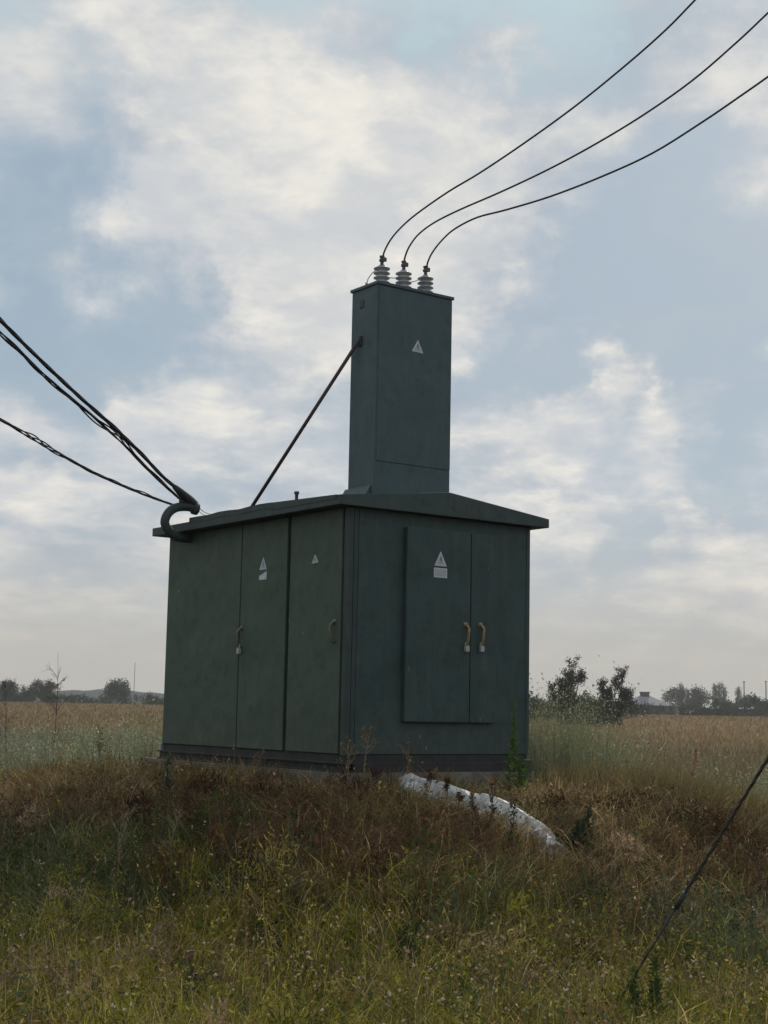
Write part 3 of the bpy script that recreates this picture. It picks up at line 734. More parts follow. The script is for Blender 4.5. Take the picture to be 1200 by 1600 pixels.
# ground cover patches: x, y, radius, kind, weight
PATCH = [(-2.2, 8.4, 1.5, 'olive', 1.2), (0.0, 8.2, 1.6, 'olive', 1.2), (1.9, 8.4, 1.3, 'olive', 1.1), (-.75, 8.7, .55, 'pink', 2.0), (.2, 8.9, .5, 'pink', 1.3), (-1.9, 8.7, .5, 'pink', 1.3), (.9, 8.6, .4, 'pink', .9), (2.2, 8.6, .5, 'pink', 1.0),
         (-.2, 8.0, .5, 'green', .8), (.55, 8.2, .4, 'green', .9),
         (-2.3, 10.6, 1.0, 'green', 1.0), (-1.7, 10.0, .8, 'grey', .8), (-2.6, 11.4, .8, 'grey', .7), (-1.2, 11.2, .7, 'green', .7), (-1.35, 11.9, .8, 'brown', 1.8), (-.7, 11.2, .8, 'brown', 2.0), (-.2, 10.6, .7, 'brown', 1.8), (-1.2, 10.5, .6, 'brown', 1.0),
         (-2.6, 12.6, .9, 'brown', 1.1), (-3.4, 12.9, .8, 'straw', 1.0), (-2.4, 13.6, .8, 'straw', 1.5), (.4, 11.2, .6, 'brown', 1.5), (.25, 11.7, .5, 'straw', .6), (.75, 10.9, .3, 'brown', .9),
         (.95, 10.5, .55, 'green', 1.4), (.6, 9.9, .6, 'green', .9), (-.3, 9.7, .7, 'olive', 1.0), (1.2, 9.6, .5, 'straw', .7), (1.6, 11.9, .7, 'straw', 1.4), (1.9, 12.7, .9, 'straw', 1.3), (2.5, 12.2, .8, 'brown', 1.2), (1.6, 11.0, .5, 'brown', 1.0),
         (2.5, 10.2, .8, 'grey', 1.3), (2.6, 9.4, .6, 'grey', 1.0), (1.9, 9.7, .4, 'green', .9), (1.35, 10.0, .4, 'brown', .9), (3.2, 11.5, .9, 'straw', .9), (1.45, 8.1, .35, 'green', 1.5), (-1.3, 9.5, .8, 'olive', .8), (-2.6, 9.4, .7, 'olive', .8)]
def kinds(x, y):
    Wt = np.zeros((len(x), len(NAMES))) + .10
    Wt[:, NAMES.index('olive')] += .30 * sstep((10.3 - y) / 1.5); Wt[:, NAMES.index('brown')] += .45 * sstep((y - 9.6) / 1.5); Wt[:, NAMES.index('pink')] += .12 * sstep((9.9 - y) / .8); Wt[:, NAMES.index('straw')] += .14 * sstep((9.9 - y) / .8)
    for (cx, cy, r, kd, w) in PATCH:
        Wt[:, NAMES.index(kd)] += w * np.exp(-((x - cx) ** 2 + (y - cy) ** 2) / (2 * (r * .7) ** 2))
    for i in range(len(NAMES)):
        Wt[:, i] *= np.exp(.8 * wob(x * 2.1 + 7 * i, y * 2.1 - 3 * i))
    Wt = Wt / Wt.sum(1, keepdims=True); cs = Wt.cumsum(1)
    return (rng.uniform(size=(len(x), 1)) > cs).sum(1).clip(0, len(NAMES) - 1)
def kcol(kd, v=.22):
    c = PALA[kd, rng.integers(0, 4, len(kd))]
    return c * np.exp(rng.normal(0, v, (len(kd), 1)))
SHEETLINE = np.array([(0.238, 12.88), (0.335, 12.605), (0.617, 12.405), (0.798, 12.38), (0.921, 12.28), (1.065, 12.155), (1.197, 11.93), (1.282, 11.88), (1.34, 11.78), (1.429, 11.78)])
def sheet_d(x, y):
    best = np.full(len(x), 9.)
    for (ax, ay), (bx_, by_) in zip(SHEETLINE, SHEETLINE[1:]):
        t = np.clip(((x - ax) * (bx_ - ax) + (y - ay) * (by_ - ay)) / ((bx_ - ax) ** 2 + (by_ - ay) ** 2), 0, 1)
        best = np.minimum(best, np.hypot(x - ax - t * (bx_ - ax), y - ay - t * (by_ - ay)))
    return best
def scatter(n, y0, y1, power=1.0, spread=.275, pad=1.3):
    y = y0 + (y1 - y0) * rng.uniform(size=n) ** power
    x = rng.uniform(-1, 1, n) * (spread * y + pad)
    lx, ly = to_local(x, y)
    ok = ~((lx > -.16) & (lx < BW + .1) & (ly > -.14) & (ly < BD + .1))
    return x[ok], y[ok]
# clumped points: offsets round tuft centres
def tufts(n_tuft, per, y0, y1, rad, power=1.0):
    cx, cy = scatter(n_tuft, y0, y1, power)
    n = len(cx); x = np.repeat(cx, per) + rng.normal(0, rad, n * per); y = np.repeat(cy, per) + rng.normal(0, rad, n * per)
    tid = np.repeat(np.arange(n), per)
    lx, ly = to_local(x, y)
    ok = ~((lx > -.13) & (lx < BW + .08) & (ly > -.12) & (ly < BD + .08))
    return x[ok], y[ok], tid[ok], n
HT = np.array([.27, .33, .24, .26, .30, .22])
S = Soup()
x, y, tid, nt_ = tufts(10500, 22, 5.6, 16.2, .075, .92)
tk = None
kd_t = kinds(*scatter(1, 6, 7)) if False else None
cx = np.zeros(nt_); cy = np.zeros(nt_); np.add.at(cx, tid, x); np.add.at(cy, tid, y); cn = np.bincount(tid, minlength=nt_).clip(1); cx /= cn; cy /= cn
kt = kinds(cx, cy); th = np.exp(rng.normal(0, .36, nt_)); ta = rng.uniform(0, 6.283, nt_)
kd = kt[tid]; mixk = rng.uniform(size=len(kd)) < .25
kd = np.where(mixk, kinds(x, y), kd)
hf = np.exp(.85 * wob(x * 1.7 + 3, y * 1.7 - 5)) * (1 - .42 * sstep((y - 10.6) / 2.2))
h = HT[kd] * th[tid] * hf * np.exp(rng.normal(0, .28, len(x)))
# grass is short right at the blocks and where the sheet presses it down
lx, ly = to_local(x, y); dbox = np.hypot(np.maximum(np.maximum(-lx, lx - BW), 0), np.maximum(np.maximum(-ly, ly - BD), 0))
h = np.minimum(h, rng.uniform(.26, .40, len(x))); h *= np.clip(.50 + dbox * .6, .4, 1); sd = sheet_d(x, y); h *= np.clip(.30 + sd * 6, .30, 1) * (1 + .15 * np.exp(-((sd - .28) / .14) ** 2))
Pp = np.stack([x, y, terrain(x, y) - .015], -1)
lean = np.where(np.isin(kd, [0, 1]), .92, .60)
bend = np.abs(rng.normal(lean, .28)).clip(.05, 1.25)
ang = np.where(rng.uniform(size=len(x)) < .55, ta[tid] + rng.normal(0, .8, len(x)), rng.uniform(0, 6.283, len(x)))
wd_ = rng.uniform(.0035, .0095, len(x)) * np.where(kd == 4, 1.2, 1.)
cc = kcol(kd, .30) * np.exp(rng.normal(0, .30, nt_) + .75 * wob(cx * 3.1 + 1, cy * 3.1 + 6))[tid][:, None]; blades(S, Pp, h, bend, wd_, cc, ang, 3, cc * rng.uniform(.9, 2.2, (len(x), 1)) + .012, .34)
# thin upright flowering stalks standing above the mat
x, y = scatter(9000, 5.6, 16.0, .9); kd = kinds(x, y)
h = HT[kd] * np.exp(rng.normal(.42, .25, len(x))) * (1 - .55 * sstep((y - 10.6) / 2.0)); sd = sheet_d(x, y); h *= np.clip(.25 + sd * 4, .25, 1)
lx, ly = to_local(x, y); h *= np.where((ly < 0) & (ly > -1.0), .75, 1.0)
Pp = np.stack([x, y, terrain(x, y) - .01], -1); ang = rng.uniform(0, 6.283, len(x)); bend = np.abs(rng.normal(.18, .16, len(x)))
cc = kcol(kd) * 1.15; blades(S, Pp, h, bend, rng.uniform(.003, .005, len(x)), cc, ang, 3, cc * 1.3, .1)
tip = Pp + np.stack([np.cos(ang) * h * bend, np.sin(ang) * h * bend, h * (1 - .42 * bend)], -1)
sel = rng.uniform(size=len(x)) < .55
for _ in range(5):
    leaves(S, tip[sel] - np.array([0, 0, 1]) * (rng.uniform(0, .22, sel.sum()) * h[sel])[:, None], rng.uniform(.012, .03, sel.sum()), cc[sel] * rng.uniform(.9, 1.6, (sel.sum(), 1)), 2.2)
# shaggy growth round the foot of the kiosk
n = 5200; tt = rng.uniform(size=n); dd = rng.uniform(.16, 1.1, n) ** 1.1; sidef = rng.uniform(size=n) < .58
lx = np.where(sidef, -dd, tt * (BW + .5) - .2); ly = np.where(sidef, tt * (BD + .6) - .2, -dd)
x = KX + lx * CW - ly * SW; y = KY + lx * SW + ly * CW; ok = sheet_d(x, y) > .12; x, y = x[ok], y[ok]; n = len(x)
msk = wob(x * 2.6 + 4, y * 2.6) > -.05; x, y = x[msk], y[msk]; n = len(x); kd = kinds(x, y)
Pp = np.stack([x, y, terrain(x, y) - .01], -1); cc = kcol(kd, .3) * .9
blades(S, Pp, rng.uniform(.14, .36, n), np.abs(rng.normal(.35, .25, n)), rng.uniform(.004, .008, n), cc, None, 3, cc * 1.5, .25)
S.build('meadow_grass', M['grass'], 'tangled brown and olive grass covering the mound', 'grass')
# leafy weeds
S = Soup()
x, y = scatter(5200, 5.8, 15.5, .9); kd = kinds(x, y); keep = np.isin(kd, [2, 3, 4]) | (rng.uniform(size=len(x)) < .25); x, y, kd = x[keep], y[keep], kd[keep]
h = HT[kd] * np.exp(rng.normal(.1, .3, len(x)) + .4 * wob(x * 1.7 + 3, y * 1.7 - 5)) * (1 - .5 * sstep((y - 10.6) / 2.2)) * np.clip(.3 + sheet_d(x, y) * 1.4, .3, 1); Pp = np.stack([x, y, terrain(x, y) - .01], -1)
cc = kcol(kd, .18); ang = rng.uniform(0, 6.283, len(x)); bend = np.abs(rng.normal(.2, .15, len(x)))
blades(S, Pp, h, bend, np.full(len(x), .006), cc * .8, ang, 2)
for kk in range(34):
    t = rng.uniform(.12, 1.0, len(x))
    q = Pp + np.stack([np.cos(ang) * h * bend * t ** 1.8, np.sin(ang) * h * bend * t ** 1.8, h * (t - .42 * bend * t * t)], -1)
    q += rng.normal(0, .014, q.shape) + rng.normal(0, 1, q.shape) * (h * .10 * (1 - .5 * t))[:, None]
    leaves(S, q, rng.uniform(.018, .048, len(x)), cc * rng.uniform(.75, 1.2, (len(x), 1)), 3.6)
# knee-high clumps of coarse weeds
cxx, cyy = scatter(330, 6.5, 13.2, .95); kk_ = kinds(cxx, cyy); nb_ = 260
ok = sheet_d(cxx, cyy) > .3; cxx, cyy, kk_ = cxx[ok], cyy[ok], kk_[ok]; n = len(cxx)
rad = rng.uniform(.10, .24, n); hh = rng.uniform(.16, .36, n) * (1 - .35 * sstep((cyy - 11) / 1.5)); bc = kcol(kk_, .25) * .95
cid = np.repeat(np.arange(n), nb_); a = rng.uniform(0, 6.283, n * nb_); r_ = np.sqrt(rng.uniform(size=n * nb_)); t = rng.uniform(size=n * nb_) ** .7
px_ = cxx[cid] + np.cos(a) * r_ * rad[cid]; py_ = cyy[cid] + np.sin(a) * r_ * rad[cid]
pz_ = terrain(px_, py_) + hh[cid] * t * np.sqrt(np.clip(1.05 - r_ ** 2, 0.05, 1))
leaves(S, np.stack([px_, py_, pz_], -1), rng.uniform(.03, .075, n * nb_), bc[cid] * rng.uniform(.7, 1.2, (n * nb_, 1)), 5.5, None, .9)
S.build('leafy_weeds', M['leaf'], 'low leafy weeds mixed through the grass', 'weeds')
# small pale seed and flower heads
S = Soup()
x, y = scatter(3200, 5.8, 13.0, 1.1); pk = np.exp(-((y - 8.7) / .9) ** 2) + .15 + .4 * wob(x * 3, y * 3); kp = rng.uniform(size=len(x)) < pk * .62; x, y = x[kp], y[kp]
h = rng.uniform(.16, .36, len(x)); Pp = np.stack([x, y, terrain(x, y)], -1)
blades(S, Pp, h, np.zeros(len(x)) + .02, np.full(len(x), .003), np.tile((.15, .14, .06), (len(x), 1)) * 1., None, 2, None, .0)
pc = np.array([(.62, .55, .40), (.55, .40, .26), (.68, .62, .50), (.50, .37, .20)])[rng.integers(0, 4, len(x))]
top = Pp + np.array([0, 0, 1]) * h[:, None]
for _ in range(2): heads(S, top + rng.normal(0, .006, top.shape), rng.uniform(.005, .0115, len(x)), pc * rng.uniform(.6, 1.1, (len(x), 1)))
x, y = np.array([.95, 1.0, .93, 2.35, 2.27, 1.15]) + .0, np.array([9.6, 9.75, 9.5, 9.9, 9.6, 10.1]); top = np.stack([x, y, terrain(x, y) + .42], -1)
heads(S, top, np.full(len(x), .013), np.tile((.42, .23, .03), (len(x), 1)))
blades(S, np.stack([x, y, terrain(x, y)], -1), np.full(len(x), .42), np.full(len(x), .01), np.full(len(x), .004), np.tile((.10, .11, .04), (len(x), 1)), None, 2, None, .0)
S.build('flower_heads', M['grass'], 'tiny pale seed heads and small flowers above the grass', 'flowers')

# wormwood field behind the mound
S = Soup()
def wormwood(cx, cy, hh, rad, per, lsz, colr, straw=.15):
    n = len(cx); z = terrain(cx, cy)
    base = np.stack([cx, cy, z], -1)
    col = colr[rng.integers(0, len(colr), n)] * np.exp(rng.normal(0, .22, (n, 1)))
    for j in range(per):
        a = rng.uniform(0, 6.283, n); r = rad * np.sqrt(rng.uniform(size=n)) * .55
        p = base + np.stack([np.cos(a) * r, np.sin(a) * r, np.zeros(n)], -1)
        hb = hh * rng.uniform(.55, 1.08, n); be = rng.uniform(.05, .5, n) * .9
        cj = col * rng.uniform(.7, 1.3, (n, 1)); st = rng.uniform(size=n) < straw; cj[st] = np.array((.25, .205, .125)) * rng.uniform(.7, 1.2, (st.sum(), 1))
        blades(S, p, hb, be, lsz * .55, cj * .85, a, 2)
        for t in (.45, .68, .88, 1.0):
            q = p + np.stack([np.cos(a) * hb * be * t ** 1.8, np.sin(a) * hb * be * t ** 1.8, hb * (t - .42 * be * t * t)], -1) + rng.normal(0, .04, (n, 3)) * hh[:, None]
            leaves(S, q, lsz * rng.uniform(1.6, 3.6, n), cj * rng.uniform(.85, 1.25, (n, 1)), 2.6, None, .8)
SAGE = np.array([(.285, .315, .215), (.345, .37, .265), (.22, .25, .165), (.335, .325, .20)])
yy = 17.5 * (85 / 17.5) ** rng.uniform(size=3400); xx = rng.uniform(-1, 1, 3400) * (.29 * yy + 1.5)
keep = np.where(xx < 0, wob(xx * .5 + 9, yy * .35) > -.35 - .3 * (yy < 40), (wob(xx * .45 + 2, yy * .22) > -.12) & (rng.uniform(size=len(xx)) < .85)); keep &= np.where(xx < 0, yy < 62 - 14 * wob(xx * .3, yy * .1), yy < 33 + 8 * wob(xx * .4 + 5, yy * .2)); xx, yy = xx[keep], yy[keep]
wormwood(xx, yy, np.where(xx > 0, .78, 1.) * np.clip(.66 + .24 * rng.normal(size=len(xx)) + .22 * wob(xx * .9, yy * .5 + 4), .3, 1.3), .30 + .006 * yy, 9, .0055 + .00062 * yy, SAGE, .24)
# taller bushes of it behind the double-door corner
CL = [(2.15, 17.4, .34, .6, 70, .95, 1.5), (2.45, 18.4, .28, .5, 26, 1.0, 1.5), (2.25, 19.5, .3, .5, 14, 1.2, 1.6), (4.7, 18.6, .6, .8, 70, .85, 1.25), (3.6, 20.0, .6, .8, 34, .6, 1.0), (-3.1, 18.2, .5, .9, 22, .75, 1.05), (-2.6, 19.5, .5, .8, 22, .9, 1.3), (-4.4, 18.2, .7, .9, 34, .6, 1.0)]
bxs = np.concatenate([rng.normal(c[0], c[2], c[4]) for c in CL]); bys = np.concatenate([rng.normal(c[1], c[3], c[4]) for c in CL]); bhh = np.concatenate([rng.uniform(c[5], c[6], c[4]) for c in CL])
wormwood(bxs, bys, bhh, np.full(len(bxs), .42), 24, np.full(len(bxs), .0135), SAGE * np.array((1.05, 1.02, .90)), .06)
S.build('wormwood', M['leaf'], 'grey green wormwood growing in the field behind the mound', 'wormwood')
# dry field further out
S = Soup()
n = 58000; yy = 38 * (330 / 38) ** rng.uniform(size=n); xx = rng.uniform(-1, 1, n) * (.29 * yy + 6)
Pp = np.stack([xx, yy, terrain(xx, yy) - .02], -1); dryc = np.array([(.27, .190, .105), (.33, .24, .135), (.215, .148, .082), (.31, .24, .15)])
cc = dryc[rng.integers(0, 4, n)] * np.exp(.25 * wob(xx * .05, yy * .03) + rng.normal(0, .14, n))[:, None]
gsel = (rng.uniform(size=n) < np.clip(.30 - (yy - 40) / 160, .03, 1)); cc[gsel] = SAGE[rng.integers(0, 4, gsel.sum())] * .95
blades(S, Pp, rng.uniform(.28, .55, n), rng.uniform(.1, .6, n), .03 + yy * .0011, cc, None, 2)
n = 30000; yy = 17 * (62 / 17) ** rng.uniform(size=n); xx = rng.uniform(-1, 1, n) * (.29 * yy + 2)
Pp = np.stack([xx, yy, terrain(xx, yy) - .02], -1); thin = (yy > 27) | (xx < 0) & (rng.uniform(size=n) < .6) | (rng.uniform(size=n) < .22); xx, yy, Pp = xx[thin], yy[thin], Pp[thin]; n = len(xx); c2 = np.array([(.27, .205, .11), (.22, .16, .085), (.17, .165, .10)])
blades(S, Pp, rng.uniform(.3, .75, n), rng.uniform(.1, .7, n), .006 + yy * .0006, c2[rng.integers(0, 3, n)] * rng.uniform(.7, 1.1, (n, 1)), None, 3)
n = 4500; xx = rng.normal(2.9, .6, n); yy = rng.normal(14.6, .7, n); Pp = np.stack([xx, yy, terrain(xx, yy) - .02], -1)
blades(S, Pp, rng.uniform(.2, .5, n), rng.uniform(.15, .9, n), rng.uniform(.005, .010, n), np.array([(.30, .235, .11), (.25, .185, .09), (.20, .18, .075)])[rng.integers(0, 3, n)] * rng.uniform(.6, 1.15, (n, 1)), rng.normal(.2, 1.3, n), 3)
n = 3500; xx = rng.normal(-3.0, .7, n); yy = rng.normal(14.6, .6, n); ok = to_local(xx, yy)[0] < -.15; xx, yy = xx[ok], yy[ok]; n = len(xx); Pp = np.stack([xx, yy, terrain(xx, yy) - .02], -1)
blades(S, Pp, rng.uniform(.12, .32, n), rng.uniform(.5, 1.2, n), rng.uniform(.004, .008, n), np.array([(.34, .21, .085), (.28, .17, .07), (.22, .14, .06)])[rng.integers(0, 3, n)] * rng.uniform(.7, 1.15, (n, 1)), None, 3)
S.build('dry_field_grass', M['grass'], 'brown dry grass of the wide field behind', 'grass')

# ------------------------------------------------------------------ single weeds on the mound
def stalk_plant(name, x, y, hgt, lean, label, cat, stem_c, kind, seed, group=None, gcol=None):
    rr = np.random.default_rng(seed); z = float(terrain(x, y)) - .03
    root = empty(name, (x, y, z)); tag(root, label, cat, group)
    b = bmesh.new(); pts = [Vector((lean[0] * t ** 1.6 + .012 * math.sin(t * 7 + seed), lean[1] * t ** 1.6 + .01 * math.cos(t * 6 + seed), hgt * t)) for t in np.linspace(0, 1, 9)]
    tube(b, pts, [.0062 * (1 - .6 * i / 8) for i in range(9)], 5)
    def at(t): i = min(int(t * 8), 7); return pts[i].lerp(pts[i + 1], t * 8 - i)
    tips = []
    nb = {'dry': 5, 'umbel': 9, 'thistle': 6, 'green': 0, 'dock': 4, 'twig': 14, 'plume': 0}[kind]
    for k_ in range(nb):
        t = rr.uniform(.45 if kind != 'umbel' else .6, .98); p = at(t); a = rr.uniform(0, 6.283); L = hgt * rr.uniform(.12, .30) * (1.25 - t * .6)
        e = p + Vector((math.cos(a) * L * .7, math.sin(a) * L * .7, L * .8)); tube(b, [p, p.lerp(e, .5) + Vector((0, 0, -.01)), e], [.0035, .0028, .0018], 4); tips.append(e)
    tips.append(pts[-1])
    obj('stem', b, stem_c, root)
    Sx = Soup()
    g_ = {'dry': (.20, .15, .085), 'umbel': (.17, .13, .075), 'thistle': (.055, .07, .04), 'green': (.072, .125, .030), 'dock': (.060, .022, .018), 'twig': (.10, .085, .06), 'plume': (.42, .31, .21)}[kind]
    g_ = gcol or g_
    nl = {'dry': 60, 'umbel': 40, 'thistle': 90, 'green': 230, 'dock': 420, 'twig': 30, 'plume': 260}[kind]
    t = rr.uniform({'green': .08, 'dock': .35, 'plume': .62}.get(kind, .1), 1, nl); q = np.array([at(v) for v in t])
    if kind == 'dock':
        br = rr.integers(0, len(tips), nl); tp = np.array([tips[i] for i in br]); q = tp + (np.array([at(.5)]) - tp) * rr.uniform(0, .45, (nl, 1)) + rr.normal(0, .008, (nl, 3))
    if kind == 'plume': q = q + rr.normal(0, 1, (nl, 3)) * (.016 * np.sin(np.clip((t - .62) / .38, 0, 1) * 3.0) + .002)[:, None]
    sz = {'plume': rr.uniform(.015, .035, nl), 'green': rr.uniform(.05, .11, nl) * (1.15 - .75 * t), 'dock': rr.uniform(.008, .018, nl), 'thistle': rr.uniform(.03, .075, nl) * (1.2 - .6 * t), 'dry': rr.uniform(.015, .05, nl), 'umbel': rr.uniform(.01, .035, nl), 'twig': rr.uniform(.01, .03, nl)}[kind]
    leaves(Sx, q, sz, np.array(g_)[None] * rr.uniform(.7, 1.4, (nl, 1)), 4.0 if kind in ('green', 'thistle') else 2.2, None, .5)
    tp = np.array(tips)
    if kind in ('umbel', 'dry'):
        m = np.repeat(tp, 9, 0); leaves(Sx, m + rr.normal(0, .012, m.shape), rr.uniform(.012, .03, len(m)), np.array(g_)[None] * rr.uniform(.8, 1.5, (len(m), 1)), 1.8)
    Sx.build('foliage', M['leaf'], None, None, root, None)
    if kind == 'thistle':
        for i, tpp in enumerate(tips[-4:]):
            b = bmesh.new(); r_ = .019 if i == 3 else .013
            lathe(b, [(.004, -.01), (r_ * .8, .0), (r_, r_ * .7), (r_ * .8, r_ * 1.3), (r_ * 1.15, r_ * 2.1), (r_ * .3, r_ * 2.0)], 0, 0, 9)
            m_ = M['th_head'] if i == 3 else M['th_bud']
            obj('flower_head', b, m_, root, tpp)
    return root
M['th_head'] = speckled('dry_thistle_head', (.20, .095, .05), (.28, .15, .08), 60, .9, .5)
M['th_bud'] = speckled('thistle_bud', (.09, .075, .055), (.16, .11, .09), 60, .9, .5)
M['stem_dry'] = speckled('dry_stem', (.16, .12, .07), (.24, .19, .12), 40, .9, .2)
M['stem_dark'] = speckled('dark_stem', (.045, .035, .03), (.08, .06, .045), 40, .9, .2)
M['stem_green'] = speckled('green_stem', (.06, .09, .03), (.09, .12, .045), 40, .8, .2)
stalk_plant('tall_weed', 1.12, 13.05, .92, (.03, -.05), 'tall leafy green weed growing up the kiosk corner', 'weed', M['stem_green'], 'green', 3)
stalk_plant('tall_weed', 1.22, 13.25, .62, (-.05, .03), 'shorter leafy green weed beside the tall one at the kiosk corner', 'weed', M['stem_green'], 'green', 5)
DRY = [(-.12, 12.75, .62, 'umbel', 'dry branching weed in front of the kiosk corner post'), (-.24, 12.7, .46, 'dry', 'thin dry weed at the foot of the kiosk corner post'),
       (.22, 12.85, .50, 'dry', 'dry yellow weed standing beside the upper end of the white sheet'), (.50, 12.55, .34, 'dry', 'short dry weed behind the middle of the white sheet'),
       (-1.05, 13.15, .34, 'umbel', 'low dry weed at the concrete below the long side doors'), (-2.52, 13.9, .50, 'dry', 'dark dry weed at the mound edge beside the concrete block')]
for i, (x_, y_, hh_, kd_, lb) in enumerate(DRY):
    stalk_plant('dry_weed', x_, y_, hh_, (.03 * (-1) ** i, -.03), lb, 'weed', M['stem_dry'], kd_, 20 + i, 'dry weeds round the kiosk')
for i, (x_, y_, hh_, lb) in enumerate([(.40, 12.38, .34, 'dark red dock spike nearest the upper end of the white sheet'), (.53, 12.25, .32, 'dark red dock spike in front of the middle of the white sheet'), (-.03, 12.4, .32, 'dark red dock spike in the brown grass below the corner post'), (.63, 12.15, .26, 'smallest dark red dock spike before the white sheet')]):
    stalk_plant('dock_weed', x_, y_, hh_, (.02, 0), lb, 'weed', M['stem_dark'], 'dock', 40 + i, 'dock weeds by the white sheet')
for i, (x_, y_, hh_, ln_, lb) in enumerate([(.86, 11.80, .46, (.02, 0), 'thistle with a large brown head before the white sheet'), (1.0, 11.72, .40, (.06, .02), 'branching thistle leaning over the white sheet'), (.77, 11.75, .36, (-.05, 0), 'small thistle at the lower side of the white sheet')]):
    stalk_plant('thistle', x_, y_, hh_, ln_, lb, 'thistle', M['stem_dark'], 'thistle', 60 + i, 'thistles by the white sheet')
stalk_plant('thistle', -.97, 8.0, .42, (.03, -.02), 'grey green thistle with a pink head low in the olive grass', 'thistle', M['stem_green'], 'thistle', 66)
for i, (x_, y_, hh_, lb) in enumerate([(1.62, 12.05, .34, 'dark leafy weed in the hollow beside the straw grass'), (1.52, 11.9, .28, 'smaller dark leafy weed in the hollow beside the straw grass'), (1.42, 8.0, .50, 'bright green leafy weed at the foot of the guy wire'), (1.30, 7.9, .42, 'second bright green leafy weed at the foot of the guy wire'), (-1.75, 12.6, .42, 'pale leafy weed on the mound below the outer concrete block')]):
    stalk_plant('leafy_weed', x_, y_, hh_, (.03, .0), lb, 'weed', M['stem_green'], 'green', 90 + i, None, [(.05, .07, .035), (.05, .07, .035), (.075, .10, .035), (.075, .10, .035), (.10, .115, .075)][i])
# reed plume on the right of the mound
stalk_plant('plume_stalk', 2.62, 12.9, .62, (.05, 0), 'pale feathery plume stalk standing in the brown grass', 'weed', M['stem_dry'], 'plume', 71)
stalk_plant('dry_weed', 2.72, 10.2, .80, (-.28, .05), 'dark bent dry stem leaning near the guy wire', 'weed', M['stem_dark'], 'twig', 77)
for i, (x_, y_, hh_, ln_, lb) in enumerate([(-1.75, 10.3, .62, (.06, 0), 'long pale bent grass stem in dark weeds on the mound'), (-1.40, 10.4, .55, (.05, 0), 'shorter pale grass stem in dark weeds on the mound')]):
    stalk_plant('grass_stem', x_, y_, hh_, ln_, lb, 'weed', M['stem_dry'], 'twig', 81 + i, 'pale grass stems')

# ------------------------------------------------------------------ trees
def branch_tree(rr, hgt, spread, n_main, levels, lean=0., fork=.25, droop=.0):
    segs, tips = [], []
    def grow(p, d, L, r, lv):
        n = 4; q = Vector(p); pts = [q.copy()]
        for i in range(n):
            d = (d + Vector(rr.normal(0, .16, 3)) + Vector((0, 0, .05 - droop))).normalized(); q = q + d * (L / n); pts.append(q.copy())
        segs.append((pts, r, r * .55))
        if lv == 0: tips.append(q.copy()); tips.append(pts[2].copy()); return
        for k_ in range(rr.integers(2, 4)):
            i = rr.integers(2, n + 1); a = rr.uniform(0, 6.283); s = spread * rr.uniform(.5, 1.1)
            nd = (d + Vector((math.cos(a) * s, math.sin(a) * s, rr.uniform(-.1, .5)))).normalized()
            grow(pts[i], nd, L * rr.uniform(.55, .8), r * .55, lv - 1)
    for k_ in range(n_main):
        a = k_ * 6.283 / n_main + rr.uniform(0, 1); s = fork * (1 if n_main > 1 else .2)
        grow(Vector((math.cos(a) * .1 * (n_main > 1), math.sin(a) * .1 * (n_main > 1), 0)), Vector((math.cos(a) * s + lean, math.sin(a) * s, 1)).normalized(), hgt * .42 * rr.uniform(.8, 1.1), hgt * .020, levels)
    return segs, tips
